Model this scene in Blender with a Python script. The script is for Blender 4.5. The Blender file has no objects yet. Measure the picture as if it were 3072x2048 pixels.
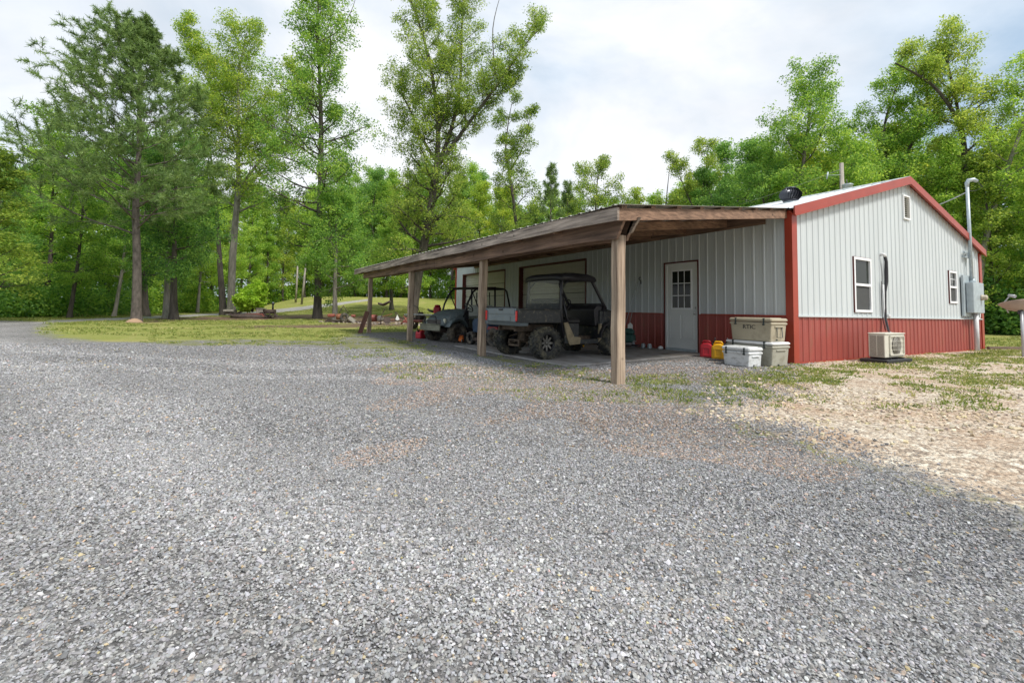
import bpy, math, random
import numpy as np
from mathutils import Vector, Matrix, noise as mnoise

random.seed(7)
RNG = np.random.default_rng(7)
S = bpy.context.scene
COL = S.collection
R = math.radians

# ------------------------------------------------------------------ camera
CAMP = Vector((-9.524, -5.175, 0.95))
cam_d = bpy.data.cameras.new('camera')
cam = bpy.data.objects.new('camera', cam_d)
COL.objects.link(cam)
RB = Matrix(((0.8602866, -0.0469067, -0.5076482),
             (-0.5094823, -0.0433649, -0.8593877),
             (0.0182969, 0.9979575, -0.0612044)))
cam.matrix_world = Matrix.Translation(CAMP) @ RB.to_4x4()
cam_d.sensor_width = 36
cam_d.lens = 36 * 1407 / 3072
cam_d.shift_y = -180 / 3072
cam_d.clip_start = 0.05
cam_d.clip_end = 2000
S.camera = cam

# ------------------------------------------------------------------ sky, sun, exposure
SUN_EL, SUN_AZ = R(56), R(166)        # azimuth clockwise from +Y
world = bpy.data.worlds.new('World')
S.world = world
world.use_nodes = True
wn, wl = world.node_tree.nodes, world.node_tree.links
bg = wn['Background']
sky = wn.new('ShaderNodeTexSky')
sky.sky_type = 'NISHITA'
sky.sun_disc = False
sky.sun_elevation = SUN_EL
sky.sun_rotation = SUN_AZ
tc = wn.new('ShaderNodeTexCoord')
mp = wn.new('ShaderNodeMapping')
mp.inputs['Scale'].default_value = (1.0, 1.0, 1.9)
mp.inputs['Rotation'].default_value = (0, 0, R(20))
n1 = wn.new('ShaderNodeTexNoise')
n1.inputs['Scale'].default_value = 1.7
n1.inputs['Detail'].default_value = 7
n1.inputs['Roughness'].default_value = 0.55
n1.inputs['Distortion'].default_value = 0.35
cr = wn.new('ShaderNodeValToRGB')
cr.color_ramp.elements[0].position = 0.34
cr.color_ramp.elements[0].color = (3.9, 5.1, 6.5, 1)
cr.color_ramp.elements[1].position = 0.64
cr.color_ramp.elements[1].color = (8.9, 9.0, 9.2, 1)
e = cr.color_ramp.elements.new(0.46)
e.color = (6.2, 7.0, 7.9, 1)
n2 = wn.new('ShaderNodeTexNoise')
n2.inputs['Scale'].default_value = 4.5
n2.inputs['Detail'].default_value = 6
cr2 = wn.new('ShaderNodeMapRange')
cr2.inputs['From Min'].default_value = 0.3
cr2.inputs['From Max'].default_value = 0.7
cr2.inputs['To Min'].default_value = 0.92
cr2.inputs['To Max'].default_value = 1.06
mul = wn.new('ShaderNodeVectorMath'); mul.operation = 'SCALE'
mixs = wn.new('ShaderNodeMix'); mixs.data_type = 'RGBA'
mixs.inputs['Factor'].default_value = 0.9
wl.new(tc.outputs['Generated'], mp.inputs['Vector'])
wl.new(mp.outputs[0], n1.inputs['Vector'])
wl.new(mp.outputs[0], n2.inputs['Vector'])
wl.new(n1.outputs['Fac'], cr.inputs['Fac'])
wl.new(n2.outputs['Fac'], cr2.inputs['Value'])
wl.new(cr.outputs['Color'], mul.inputs[0])
wl.new(cr2.outputs['Result'], mul.inputs['Scale'])
wl.new(sky.outputs['Color'], mixs.inputs['A'])
wl.new(mul.outputs['Vector'], mixs.inputs['B'])
wl.new(mixs.outputs['Result'], bg.inputs['Color'])
bg.inputs['Strength'].default_value = 0.076

sd_ = bpy.data.lights.new('sun', 'SUN')
sd_.energy = 2.5
sd_.angle = R(12)
sd_.color = (1.0, 0.95, 0.87)
sun = bpy.data.objects.new('sun', sd_)
COL.objects.link(sun)
sv = Vector((math.sin(SUN_AZ) * math.cos(SUN_EL), math.cos(SUN_AZ) * math.cos(SUN_EL), math.sin(SUN_EL)))
sun.rotation_euler = sv.to_track_quat('Z', 'Y').to_euler()
sun.location = (0, 0, 40)

S.view_settings.view_transform = 'Standard'
S.view_settings.look = 'None'
S.view_settings.gamma = 1
S.view_settings.exposure = 0.74
try:
    S.cycles.pixel_filter_width = 1.05
except Exception:
    pass
try:
    S.view_settings.use_curve_mapping = False
except Exception:
    pass

# ------------------------------------------------------------------ places
FWD = Vector((0.5087, 0.8610))
RGT = Vector((0.8610, -0.5087))


def sstep(a, b, x):
    t = min(1, max(0, (x - a) / (b - a)))
    return t * t * (3 - 2 * t)


def ground_h(x, y):
    dx, dy = x - CAMP.x, y - CAMP.y
    d = dx * FWD.x + dy * FWD.y
    u = dx * RGT.x + dy * RGT.y
    return 2.75 * sstep(42, 82, d) * sstep(-0.62, -0.40, u / max(1, d)) * (1 - 0.9 * sstep(5, 40, u))


def ray(px, py):
    v = Vector((px - 1536, -(py - 844), -1407))
    return RB @ v


def hit(px, py, z=None):
    """point of the terrain (or of height z) seen at a place of the photograph"""
    r = ray(px, py)
    if z is not None:
        return CAMP + r * ((z - CAMP.z) / r.z)
    t = 0
    st = 0.4 / r.length
    while t * r.length < 200:
        t += st
        p = CAMP + r * t
        if p.z <= ground_h(p.x, p.y):
            return p
    return CAMP + r * t


def spot(px, depth, off=0):
    """ground point in a column of the photograph at a distance"""
    r = ray(px, 930)
    h = Vector((r.x, r.y)); k = depth / h.dot(FWD)
    x, y = CAMP.x + h.x * k, CAMP.y + h.y * k
    return Vector((x, y, ground_h(x, y) + off))


def hor(px):
    return 915 + 0.0183 * (px - 702)


def zat(px, py, depth):
    return CAMP.z + (hor(px) - py) / 1407 * depth


# ------------------------------------------------------------------ materials
def nmat(name):
    m = bpy.data.materials.new(name)
    m.use_nodes = True
    nt = m.node_tree
    return m, nt.nodes, nt.links, nt.nodes['Principled BSDF']


def c4(c, k=1.0):
    return (min(1, c[0] * k), min(1, c[1] * k), min(1, c[2] * k), 1)


def pmat(name, col, rough=0.6, metal=0.0, var=0.15, scale=6, bump=0.0, bscale=60, stretch=(1, 1, 1),
         dirt=None, dscale=5, dthr=0.55, spec=0.5):
    m, n, l, b = nmat(name)
    tcn = n.new('ShaderNodeTexCoord')
    mpn = n.new('ShaderNodeMapping')
    mpn.inputs['Scale'].default_value = stretch
    l.new(tcn.outputs['Object'], mpn.inputs['Vector'])
    nz = n.new('ShaderNodeTexNoise')
    nz.inputs['Scale'].default_value = scale
    nz.inputs['Detail'].default_value = 6
    l.new(mpn.outputs[0], nz.inputs['Vector'])
    rp = n.new('ShaderNodeValToRGB')
    rp.color_ramp.elements[0].position = 0.3
    rp.color_ramp.elements[0].color = c4(col, 1 - var)
    rp.color_ramp.elements[1].position = 0.7
    rp.color_ramp.elements[1].color = c4(col, 1 + var)
    l.new(nz.outputs['Fac'], rp.inputs['Fac'])
    out = rp.outputs['Color']
    if dirt:
        nd = n.new('ShaderNodeTexNoise')
        nd.inputs['Scale'].default_value = dscale
        nd.inputs['Detail'].default_value = 8
        nd.inputs['Roughness'].default_value = 0.7
        l.new(mpn.outputs[0], nd.inputs['Vector'])
        mr = n.new('ShaderNodeMapRange')
        mr.inputs['From Min'].default_value = dthr - 0.06
        mr.inputs['From Max'].default_value = dthr + 0.10
        l.new(nd.outputs['Fac'], mr.inputs['Value'])
        mx = n.new('ShaderNodeMix'); mx.data_type = 'RGBA'
        l.new(mr.outputs['Result'], mx.inputs['Factor'])
        l.new(out, mx.inputs['A'])
        mx.inputs['B'].default_value = c4(dirt)
        out = mx.outputs['Result']
    l.new(out, b.inputs['Base Color'])
    b.inputs['Roughness'].default_value = rough
    b.inputs['Metallic'].default_value = metal
    b.inputs['Specular IOR Level'].default_value = spec
    if bump:
        nb = n.new('ShaderNodeTexNoise')
        nb.inputs['Scale'].default_value = bscale
        nb.inputs['Detail'].default_value = 5
        l.new(mpn.outputs[0], nb.inputs['Vector'])
        bp = n.new('ShaderNodeBump')
        bp.inputs['Strength'].default_value = bump
        bp.inputs['Distance'].default_value = 0.02
        l.new(nb.outputs['Fac'], bp.inputs['Height'])
        l.new(bp.outputs[0], b.inputs['Normal'])
    return m


def woodmat(name, c1, c2, stretch, knots=True):
    m, n, l, b = nmat(name)
    tcn = n.new('ShaderNodeTexCoord')
    mpn = n.new('ShaderNodeMapping')
    mpn.inputs['Scale'].default_value = stretch
    l.new(tcn.outputs['Object'], mpn.inputs['Vector'])
    nz = n.new('ShaderNodeTexNoise')
    nz.inputs['Scale'].default_value = 1.0
    nz.inputs['Detail'].default_value = 8
    nz.inputs['Roughness'].default_value = 0.65
    nz.inputs['Distortion'].default_value = 0.4
    l.new(mpn.outputs[0], nz.inputs['Vector'])
    rp = n.new('ShaderNodeValToRGB')
    rp.color_ramp.elements[0].position = 0.30
    rp.color_ramp.elements[0].color = c4(c1)
    rp.color_ramp.elements[1].position = 0.66
    rp.color_ramp.elements[1].color = c4(c2)
    l.new(nz.outputs['Fac'], rp.inputs['Fac'])
    big = n.new('ShaderNodeTexNoise')
    big.inputs['Scale'].default_value = 1.3
    big.inputs['Detail'].default_value = 3
    l.new(tcn.outputs['Object'], big.inputs['Vector'])
    mr = n.new('ShaderNodeMapRange')
    mr.inputs['From Min'].default_value = 0.3; mr.inputs['From Max'].default_value = 0.7
    mr.inputs['To Min'].default_value = 0.72; mr.inputs['To Max'].default_value = 1.25
    l.new(big.outputs['Fac'], mr.inputs['Value'])
    sc = n.new('ShaderNodeVectorMath'); sc.operation = 'SCALE'
    l.new(rp.outputs['Color'], sc.inputs[0]); l.new(mr.outputs['Result'], sc.inputs['Scale'])
    out = sc.outputs['Vector']
    if knots:
        vo = n.new('ShaderNodeTexVoronoi')
        vo.inputs['Scale'].default_value = 3.3
        l.new(tcn.outputs['Object'], vo.inputs['Vector'])
        mk = n.new('ShaderNodeMapRange')
        mk.inputs['From Min'].default_value = 0.05; mk.inputs['From Max'].default_value = 0.11
        mk.inputs['To Min'].default_value = 0.3; mk.inputs['To Max'].default_value = 1.0
        l.new(vo.outputs['Distance'], mk.inputs['Value'])
        s2 = n.new('ShaderNodeVectorMath'); s2.operation = 'SCALE'
        l.new(out, s2.inputs[0]); l.new(mk.outputs['Result'], s2.inputs['Scale'])
        out = s2.outputs['Vector']
    l.new(out, b.inputs['Base Color'])
    b.inputs['Roughness'].default_value = 0.85
    bp = n.new('ShaderNodeBump')
    bp.inputs['Strength'].default_value = 0.5
    bp.inputs['Distance'].default_value = 0.01
    l.new(nz.outputs['Fac'], bp.inputs['Height'])
    l.new(bp.outputs[0], b.inputs['Normal'])
    return m


def leafmat(name, dark, mid, light, trans=0.35):
    m, n, l, b = nmat(name)
    at = n.new('ShaderNodeAttribute'); at.attribute_name = 'tint'
    rp = n.new('ShaderNodeValToRGB')
    rp.color_ramp.elements[0].position = 0.0
    rp.color_ramp.elements[0].color = c4(dark)
    rp.color_ramp.elements[1].position = 1.0
    rp.color_ramp.elements[1].color = c4(light)
    e_ = rp.color_ramp.elements.new(0.5); e_.color = c4(mid)
    oi = n.new('ShaderNodeObjectInfo')
    ad = n.new('ShaderNodeMath'); ad.operation = 'MULTIPLY_ADD'
    l.new(oi.outputs['Random'], ad.inputs[0])
    ad.inputs[1].default_value = 0.3
    ad2 = n.new('ShaderNodeMath'); ad2.operation = 'SUBTRACT'; ad2.inputs[1].default_value = 0.15
    l.new(at.outputs['Fac'], ad.inputs[2]); l.new(ad.outputs[0], ad2.inputs[0])
    l.new(ad2.outputs[0], rp.inputs['Fac'])
    l.new(rp.outputs['Color'], b.inputs['Base Color'])
    b.inputs['Roughness'].default_value = 0.45
    b.inputs['Specular IOR Level'].default_value = 0.35
    tr = n.new('ShaderNodeBsdfTranslucent')
    hs = n.new('ShaderNodeHueSaturation')
    hs.inputs['Hue'].default_value = 0.485
    hs.inputs['Value'].default_value = 1.5
    l.new(rp.outputs['Color'], hs.inputs['Color'])
    l.new(hs.outputs['Color'], tr.inputs['Color'])
    mx = n.new('ShaderNodeMixShader'); mx.inputs[0].default_value = trans
    l.new(b.outputs[0], mx.inputs[1]); l.new(tr.outputs[0], mx.inputs[2])
    l.new(mx.outputs[0], n['Material Output'].inputs['Surface'])
    return m


def glassmat(name, col=(0.02, 0.025, 0.02), rough=0.08):
    m, n, l, b = nmat(name)
    b.inputs['Base Color'].default_value = c4(col)
    b.inputs['Roughness'].default_value = rough
    b.inputs['Specular IOR Level'].default_value = 0.22
    return m


def clearmat(name, alpha=0.3, col=(0.6, 0.65, 0.6)):
    m, n, l, b = nmat(name)
    tr = n.new('ShaderNodeBsdfTransparent')
    b.inputs['Base Color'].default_value = c4(col)
    b.inputs['Roughness'].default_value = 0.15
    mx = n.new('ShaderNodeMixShader')
    mx.inputs[0].default_value = alpha
    l.new(tr.outputs[0], mx.inputs[1]); l.new(b.outputs[0], mx.inputs[2])
    l.new(mx.outputs[0], n['Material Output'].inputs['Surface'])
    return m


M = {}
M['white_metal'] = pmat('white_metal', (0.53, 0.57, 0.58), 0.42, 0, 0.05, 1.5, stretch=(1, 1, 0.25))
M['red_metal'] = pmat('red_metal', (0.31, 0.066, 0.052), 0.42, 0, 0.12, 2.5, stretch=(1, 1, 0.3), dirt=(0.26, 0.09, 0.06), dscale=2.5, dthr=0.62)
M['red_trim'] = pmat('red_trim', (0.33, 0.045, 0.022), 0.4, 0, 0.10, 3)
M['roof_metal'] = pmat('roof_metal', (0.62, 0.65, 0.67), 0.35, 0.3, 0.08, 2)
M['door_white'] = pmat('door_white', (0.70, 0.72, 0.70), 0.45, 0, 0.04, 3)
M['garage_white'] = pmat('garage_white', (0.52, 0.51, 0.43), 0.5, 0, 0.05, 3)
M['vinyl'] = pmat('vinyl', (0.82, 0.83, 0.84), 0.4, 0, 0.03, 5)
M['trim_dark'] = pmat('trim_dark', (0.10, 0.018, 0.015), 0.5)
M['glass'] = glassmat('glass')
M['screen'] = pmat('screen', (0.055, 0.058, 0.058), 0.7, 0, 0.05)
M['wood_post'] = woodmat('wood_post', (0.10, 0.06, 0.04), (0.54, 0.42, 0.31), (22, 22, 0.9))
M['wood_beam'] = woodmat('wood_beam', (0.055, 0.034, 0.025), (0.30, 0.19, 0.135), (20, 0.9, 20))
M['wood_fascia'] = woodmat('wood_fascia', (0.06, 0.045, 0.038), (0.50, 0.41, 0.34), (24, 1.3, 24))
M['wood_cross'] = woodmat('wood_cross', (0.08, 0.045, 0.03), (0.31, 0.19, 0.125), (0.9, 30, 30))
M['wood_old'] = woodmat('wood_old', (0.07, 0.035, 0.028), (0.20, 0.09, 0.07), (20, 20, 1.5))
M['wood_grey'] = woodmat('wood_grey', (0.16, 0.14, 0.12), (0.46, 0.42, 0.37), (14, 14, 1.0), False)
M['timber'] = woodmat('timber', (0.07, 0.05, 0.035), (0.24, 0.17, 0.12), (2, 20, 20), False)
M['concrete'] = pmat('concrete', (0.33, 0.32, 0.31), 0.9, 0, 0.25, 2.5, 0.3, 40, dirt=(0.20, 0.17, 0.14), dscale=1.6, dthr=0.52)
M['black'] = pmat('black_plastic', (0.018, 0.018, 0.022), 0.45, 0, 0.3, 8)
M['tube'] = pmat('black_tube', (0.02, 0.02, 0.024), 0.35, 0, 0.2, 8)
M['rubber'] = pmat('rubber', (0.035, 0.034, 0.033), 0.85, 0, 0.3, 14, 0.4, 60, dirt=(0.15, 0.125, 0.09), dscale=5, dthr=0.5)
M['rubber_mud'] = pmat('rubber_mud', (0.035, 0.036, 0.034), 0.9, 0, 0.3, 14, 0.5, 60, dirt=(0.15, 0.135, 0.09), dscale=6, dthr=0.53)
M['rim_dark'] = pmat('rim_dark', (0.012, 0.012, 0.013), 0.35, 0.2, 0.4, 20)
M['spoke'] = pmat('spoke_metal', (0.16, 0.155, 0.14), 0.4, 0.4, 0.3, 20)
M['grey_paint'] = pmat('grey_paint', (0.155, 0.185, 0.20), 0.4, 0, 0.1, 4, dirt=(0.16, 0.15, 0.13), dscale=9, dthr=0.6)
M['mud_black'] = pmat('mud_black', (0.022, 0.026, 0.028), 0.5, 0, 0.3, 6, dirt=(0.15, 0.13, 0.09), dscale=14, dthr=0.60)
M['mud_tan'] = pmat('mud_tan', (0.27, 0.22, 0.14), 0.9, 0, 0.3, 8, 0.3, 30, dirt=(0.05, 0.05, 0.045), dscale=10, dthr=0.6)
M['chassis'] = pmat('chassis', (0.09, 0.065, 0.045), 0.8, 0.1, 0.5, 12, 0.3, 40)
M['red_light'] = pmat('red_light', (0.60, 0.03, 0.03), 0.25, 0, 0.05)
M['orange'] = pmat('orange', (0.75, 0.18, 0.03), 0.4)
M['teal_grey'] = pmat('teal_grey', (0.13, 0.165, 0.17), 0.38, 0, 0.15, 5, dirt=(0.27, 0.28, 0.26), dscale=7, dthr=0.6)
M['olive'] = pmat('olive', (0.20, 0.20, 0.15), 0.6, 0, 0.2, 8)
M['headlamp'] = pmat('headlamp', (0.55, 0.55, 0.42), 0.15, 0, 0.1)
M['seat'] = pmat('seat_vinyl', (0.02, 0.02, 0.02), 0.6)
M['seat_grey'] = pmat('seat_grey', (0.30, 0.32, 0.29), 0.6)
M['tan'] = pmat('tan_plastic', (0.40, 0.355, 0.26), 0.5, 0, 0.06, 5, dirt=(0.30, 0.26, 0.19), dscale=3, dthr=0.6)
M['tan_grey'] = pmat('tan_grey_plastic', (0.38, 0.37, 0.31), 0.5, 0, 0.08, 5, dirt=(0.25, 0.23, 0.18), dscale=4, dthr=0.58)
M['cooler_white'] = pmat('cooler_white', (0.70, 0.72, 0.73), 0.45, 0, 0.06, 6, stretch=(1, 1, 2), dirt=(0.42, 0.42, 0.41), dscale=7, dthr=0.57)
M['latch'] = pmat('latch_rubber', (0.03, 0.04, 0.04), 0.5)
M['red_plastic'] = pmat('red_plastic', (0.50, 0.02, 0.035), 0.4, 0, 0.12, 6)
M['yellow_plastic'] = pmat('yellow_plastic', (0.78, 0.42, 0.01), 0.4, 0, 0.1, 6)
M['ac'] = pmat('ac_beige', (0.60, 0.58, 0.50), 0.45, 0, 0.05, 5)
M['ac_dark'] = pmat('ac_dark', (0.12, 0.11, 0.10), 0.7)
M['galv'] = pmat('galvanised', (0.40, 0.46, 0.49), 0.45, 0.25, 0.12, 8)
M['galv_pole'] = pmat('galvanised_pole', (0.42, 0.43, 0.45), 0.45, 0.3, 0.12, 8)
M['pvc'] = pmat('pvc_grey', (0.60, 0.61, 0.62), 0.5, 0, 0.06, 5)
M['dark_pipe'] = pmat('pipe_insulation', (0.03, 0.03, 0.035), 0.8, 0, 0.3, 20, dirt=(0.16, 0.04, 0.05), dscale=3, dthr=0.62)
M['dish'] = pmat('dish', (0.33, 0.26, 0.22), 0.5, 0, 0.15, 4)
M['vent_black'] = pmat('vent_black', (0.07, 0.075, 0.09), 0.3, 0.5, 0.1)
M['wire'] = pmat('wire', (0.35, 0.36, 0.35), 0.5)
M['rust'] = pmat('rust', (0.22, 0.085, 0.045), 0.85, 0, 0.35, 9, 0.4, 40)
M['rust_dark'] = pmat('rust_dark', (0.07, 0.05, 0.042), 0.85, 0.1, 0.4, 9, 0.4, 40)
M['red_old'] = pmat('red_old_paint', (0.24, 0.055, 0.04), 0.6, 0, 0.3, 8, dirt=(0.25, 0.12, 0.08), dscale=8)
M['blue_dark'] = pmat('blue_dark', (0.03, 0.06, 0.11), 0.5)
M['green_dark'] = pmat('green_dark', (0.03, 0.10, 0.085), 0.5, 0, 0.3, 10)
M['white_plain'] = pmat('white_plain', (0.75, 0.75, 0.73), 0.5)
M['chrome'] = pmat('steel', (0.5, 0.5, 0.5), 0.3, 0.8)
M['stone'] = pmat('stone', (0.33, 0.31, 0.27), 0.9, 0, 0.3, 7, 0.5, 30)
M['stone_dark'] = pmat('stone_dark', (0.14, 0.11, 0.10), 0.9, 0, 0.4, 9, 0.5, 30)
M['brick'] = pmat('brick_red', (0.25, 0.075, 0.06), 0.9, 0, 0.3, 9, 0.4, 30)
M['sand'] = pmat('sand', (0.42, 0.28, 0.18), 0.95, 0, 0.15, 20, 0.4, 60)
M['bark'] = pmat('bark', (0.085, 0.072, 0.062), 0.95, 0, 0.4, 7, 1.0, 22, stretch=(1, 1, 0.22))
M['bark_light'] = pmat('bark_light', (0.27, 0.245, 0.22), 0.95, 0, 0.35, 7, 1.0, 22, stretch=(1, 1, 0.22), dirt=(0.12, 0.13, 0.09), dscale=2, dthr=0.58)
M['bark_pine'] = pmat('bark_pine', (0.12, 0.10, 0.088), 0.95, 0, 0.45, 9, 1.0, 16, stretch=(1, 1, 0.45))
M['leaf_mid'] = leafmat('leaf_mid', (0.07, 0.18, 0.03), (0.21, 0.39, 0.055), (0.47, 0.62, 0.10), 0.5)
M['leaf_dark'] = leafmat('leaf_dark', (0.055, 0.15, 0.035), (0.155, 0.33, 0.065), (0.35, 0.54, 0.10), 0.5)
M['leaf_yellow'] = leafmat('leaf_yellow', (0.12, 0.23, 0.03), (0.31, 0.46, 0.06), (0.62, 0.65, 0.10), 0.5)
M['leaf_olive'] = leafmat('leaf_olive', (0.09, 0.17, 0.03), (0.24, 0.37, 0.055), (0.50, 0.58, 0.10), 0.48)
M['leaf_bright'] = leafmat('leaf_bright', (0.09, 0.20, 0.015), (0.25, 0.43, 0.03), (0.48, 0.68, 0.08), 0.45)
M['needle'] = leafmat('needle', (0.07, 0.125, 0.045), (0.15, 0.25, 0.07), (0.29, 0.40, 0.12), 0.38)
M['grass_blade'] = leafmat('grass_blade', (0.10, 0.16, 0.03), (0.22, 0.275, 0.06), (0.44, 0.42, 0.16), 0.32)


# ------------------------------------------------------------------ mesh builder
class MB:
    def __init__(s):
        s.v = []; s.f = []; s.sm = []

    def add(s, vs, fs, smooth=False, M4=None):
        o = len(s.v)
        for p in vs:
            p = Vector(p)
            s.v.append(tuple(M4 @ p) if M4 is not None else tuple(p))
        for f in fs:
            s.f.append(tuple(i + o for i in f)); s.sm.append(smooth)

    def box(s, c, d, rot=None, bev=0.0):
        hx, hy, hz = d[0] / 2, d[1] / 2, d[2] / 2
        T = Matrix.Translation(c)
        if rot is not None:
            T = T @ (rot if isinstance(rot, Matrix) else Matrix.Rotation(rot, 4, 'Z'))
        if bev <= 0:
            vs = [(x, y, z) for x in (-hx, hx) for y in (-hy, hy) for z in (-hz, hz)]
            fs = [(0, 1, 3, 2), (4, 6, 7, 5), (0, 4, 5, 1), (2, 3, 7, 6), (0, 2, 6, 4), (1, 5, 7, 3)]
            s.add(vs, fs, False, T); return
        b = min(bev, hx * .9, hy * .9, hz * .9)
        rings = []
        for z, k in ((-hz, b), (-hz + b, 0), (hz - b, 0), (hz, b)):
            X, Y = hx - k, hy - k
            cb = b
            rings.append([(-X + cb, -Y, z), (X - cb, -Y, z), (X, -Y + cb, z), (X, Y - cb, z), (X - cb, Y, z), (-X + cb, Y, z), (-X, Y - cb, z), (-X, -Y + cb, z)])
        vs = [p for r_ in rings for p in r_]
        fs = []
        for i in range(3):
            for j in range(8):
                a = i * 8 + j; b2 = i * 8 + (j + 1) % 8
                fs.append((a, b2, b2 + 8, a + 8))
        fs.append(tuple(range(7, -1, -1))); fs.append(tuple(range(24, 32)))
        s.add(vs, fs, False, T)

    def hexa(s, b4, t4):
        s.add(list(b4) + list(t4), [(3, 2, 1, 0), (4, 5, 6, 7), (0, 1, 5, 4), (1, 2, 6, 5), (2, 3, 7, 6), (3, 0, 4, 7)])

    def cyl(s, p0, p1, r0, r1=None, n=12, cap=True, smooth=True):
        if r1 is None: r1 = r0
        s.tube([p0, p1], [r0, r1], n, cap, smooth)

    def tube(s, pts, rs, n=8, cap=True, smooth=True):
        pts = [Vector(p) for p in pts]
        if not hasattr(rs, '__len__'): rs = [rs] * len(pts)
        o = len(s.v)
        ref = None
        for i, p in enumerate(pts):
            a = pts[max(0, i - 1)]; b = pts[min(len(pts) - 1, i + 1)]
            t = (b - a)
            t = t.normalized() if t.length > 1e-9 else Vector((0, 0, 1))
            if ref is None:
                ref = Vector((1, 0, 0)) if abs(t.x) < 0.9 else Vector((0, 1, 0))
            u = (ref - t * ref.dot(t))
            if u.length < 1e-6:
                ref = Vector((0, 0, 1)); u = (ref - t * ref.dot(t))
            u.normalize(); w = t.cross(u); ref = u
            for k in range(n):
                an = 2 * math.pi * k / n
                s.v.append(tuple(p + (u * math.cos(an) + w * math.sin(an)) * rs[i]))
        for i in range(len(pts) - 1):
            for k in range(n):
                a = o + i * n + k; b = o + i * n + (k + 1) % n
                s.f.append((a, b, b + n, a + n)); s.sm.append(smooth)
        if cap:
            s.f.append(tuple(o + k for k in range(n - 1, -1, -1))); s.sm.append(False)
            e_ = o + (len(pts) - 1) * n
            s.f.append(tuple(e_ + k for k in range(n))); s.sm.append(False)

    def lathe(s, prof, n=16, T=None, smooth=True, closed=False, cap=True):
        """prof: (radius, height) pairs turned round local Z"""
        o = len(s.v)
        T = T or Matrix.Identity(4)
        for r_, z in prof:
            for k in range(n):
                a = 2 * math.pi * k / n
                s.v.append(tuple(T @ Vector((r_ * math.cos(a), r_ * math.sin(a), z))))
        m = len(prof)
        for i in range(m if closed else m - 1):
            j = (i + 1) % m
            for k in range(n):
                k2 = (k + 1) % n
                s.f.append((o + i * n + k, o + i * n + k2, o + j * n + k2, o + j * n + k)); s.sm.append(smooth)
        if not closed and cap:
            if prof[0][0] > 1e-4:
                s.f.append(tuple(o + k for k in range(n - 1, -1, -1))); s.sm.append(False)
            if prof[-1][0] > 1e-4:
                s.f.append(tuple(o + (m - 1) * n + k for k in range(n))); s.sm.append(False)

    def prism(s, prof, y0, y1, axis='y', smooth=False, T=None):
        """closed polygon of (a, z) pairs swept from y0 to y1"""
        n = len(prof)
        if axis == 'y':
            vs = [(a, y0, z) for a, z in prof] + [(a, y1, z) for a, z in prof]
        elif axis == 'x':
            vs = [(y0, a, z) for a, z in prof] + [(y1, a, z) for a, z in prof]
        else:
            vs = [(a, z, y0) for a, z in prof] + [(a, z, y1) for a, z in prof]
        fs = [tuple(range(n - 1, -1, -1)), tuple(range(n, 2 * n))]
        o = len(s.v)
        s.add(vs, fs, False, T)
        for i in range(n):
            j = (i + 1) % n
            s.f.append((o + i, o + j, o + j + n, o + i + n)); s.sm.append(smooth)

    def build(s, name, mat, parent=None, recalc=True, bevel=0.0):
        me = bpy.data.meshes.new(name)
        me.from_pydata(s.v, [], s.f)
        me.polygons.foreach_set('use_smooth', s.sm)
        if recalc:
            import bmesh
            bm = bmesh.new(); bm.from_mesh(me)
            bmesh.ops.recalc_face_normals(bm, faces=bm.faces)
            bm.to_mesh(me); bm.free()
        me.materials.append(mat)
        o = bpy.data.objects.new(name, me)
        COL.objects.link(o)
        if parent: o.parent = parent
        if bevel:
            md = o.modifiers.new('bevel', 'BEVEL'); md.width = bevel; md.segments = 2; md.limit_method = 'ANGLE'
        return o


def tag(o, label=None, cat=None, group=None, kind=None):
    if label: o['label'] = label
    if cat: o['category'] = cat
    if group: o['group'] = group
    if kind: o['kind'] = kind
    return o


def empty(name, loc, rz, label, cat, group=None):
    o = bpy.data.objects.new(name, None)
    COL.objects.link(o)
    o.empty_display_size = 0.2
    o.location = loc
    o.rotation_euler = (0, 0, rz)
    return tag(o, label, cat, group)


def part(name, m, parent, fn, label=None, bevel=0.0):
    b = MB(); fn(b)
    o = b.build(name, M[m] if isinstance(m, str) else m, parent, bevel=bevel)
    if label: o['label'] = label
    return o


def copy_tree(o, parent=None):
    c = o.copy(); COL.objects.link(c); c.parent = parent
    for ch in list(o.children): copy_tree(ch, c)
    return c


def npmesh(name, verts, faces_n, nv_per_face, mat, tint=None, smooth=False, attr='tint', color=None):
    """fast mesh: verts (N,3), faces_n (F,k) index array"""
    me = bpy.data.meshes.new(name)
    F = len(faces_n)
    me.vertices.add(len(verts)); me.vertices.foreach_set('co', verts.astype(np.float32).ravel())
    me.loops.add(F * nv_per_face); me.loops.foreach_set('vertex_index', faces_n.astype(np.int32).ravel())
    me.polygons.add(F)
    me.polygons.foreach_set('loop_start', np.arange(0, F * nv_per_face, nv_per_face, dtype=np.int32))
    me.polygons.foreach_set('use_smooth', np.full(F, smooth, dtype=bool))
    me.update(calc_edges=True)
    if tint is not None:
        a = me.attributes.new(attr, 'FLOAT', 'FACE'); a.data.foreach_set('value', tint.astype(np.float32))
    if color is not None:
        a = me.attributes.new('scol', 'FLOAT_COLOR', 'FACE'); a.data.foreach_set('color', color.astype(np.float32).ravel())
    me.materials.append(mat)
    return me


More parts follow.
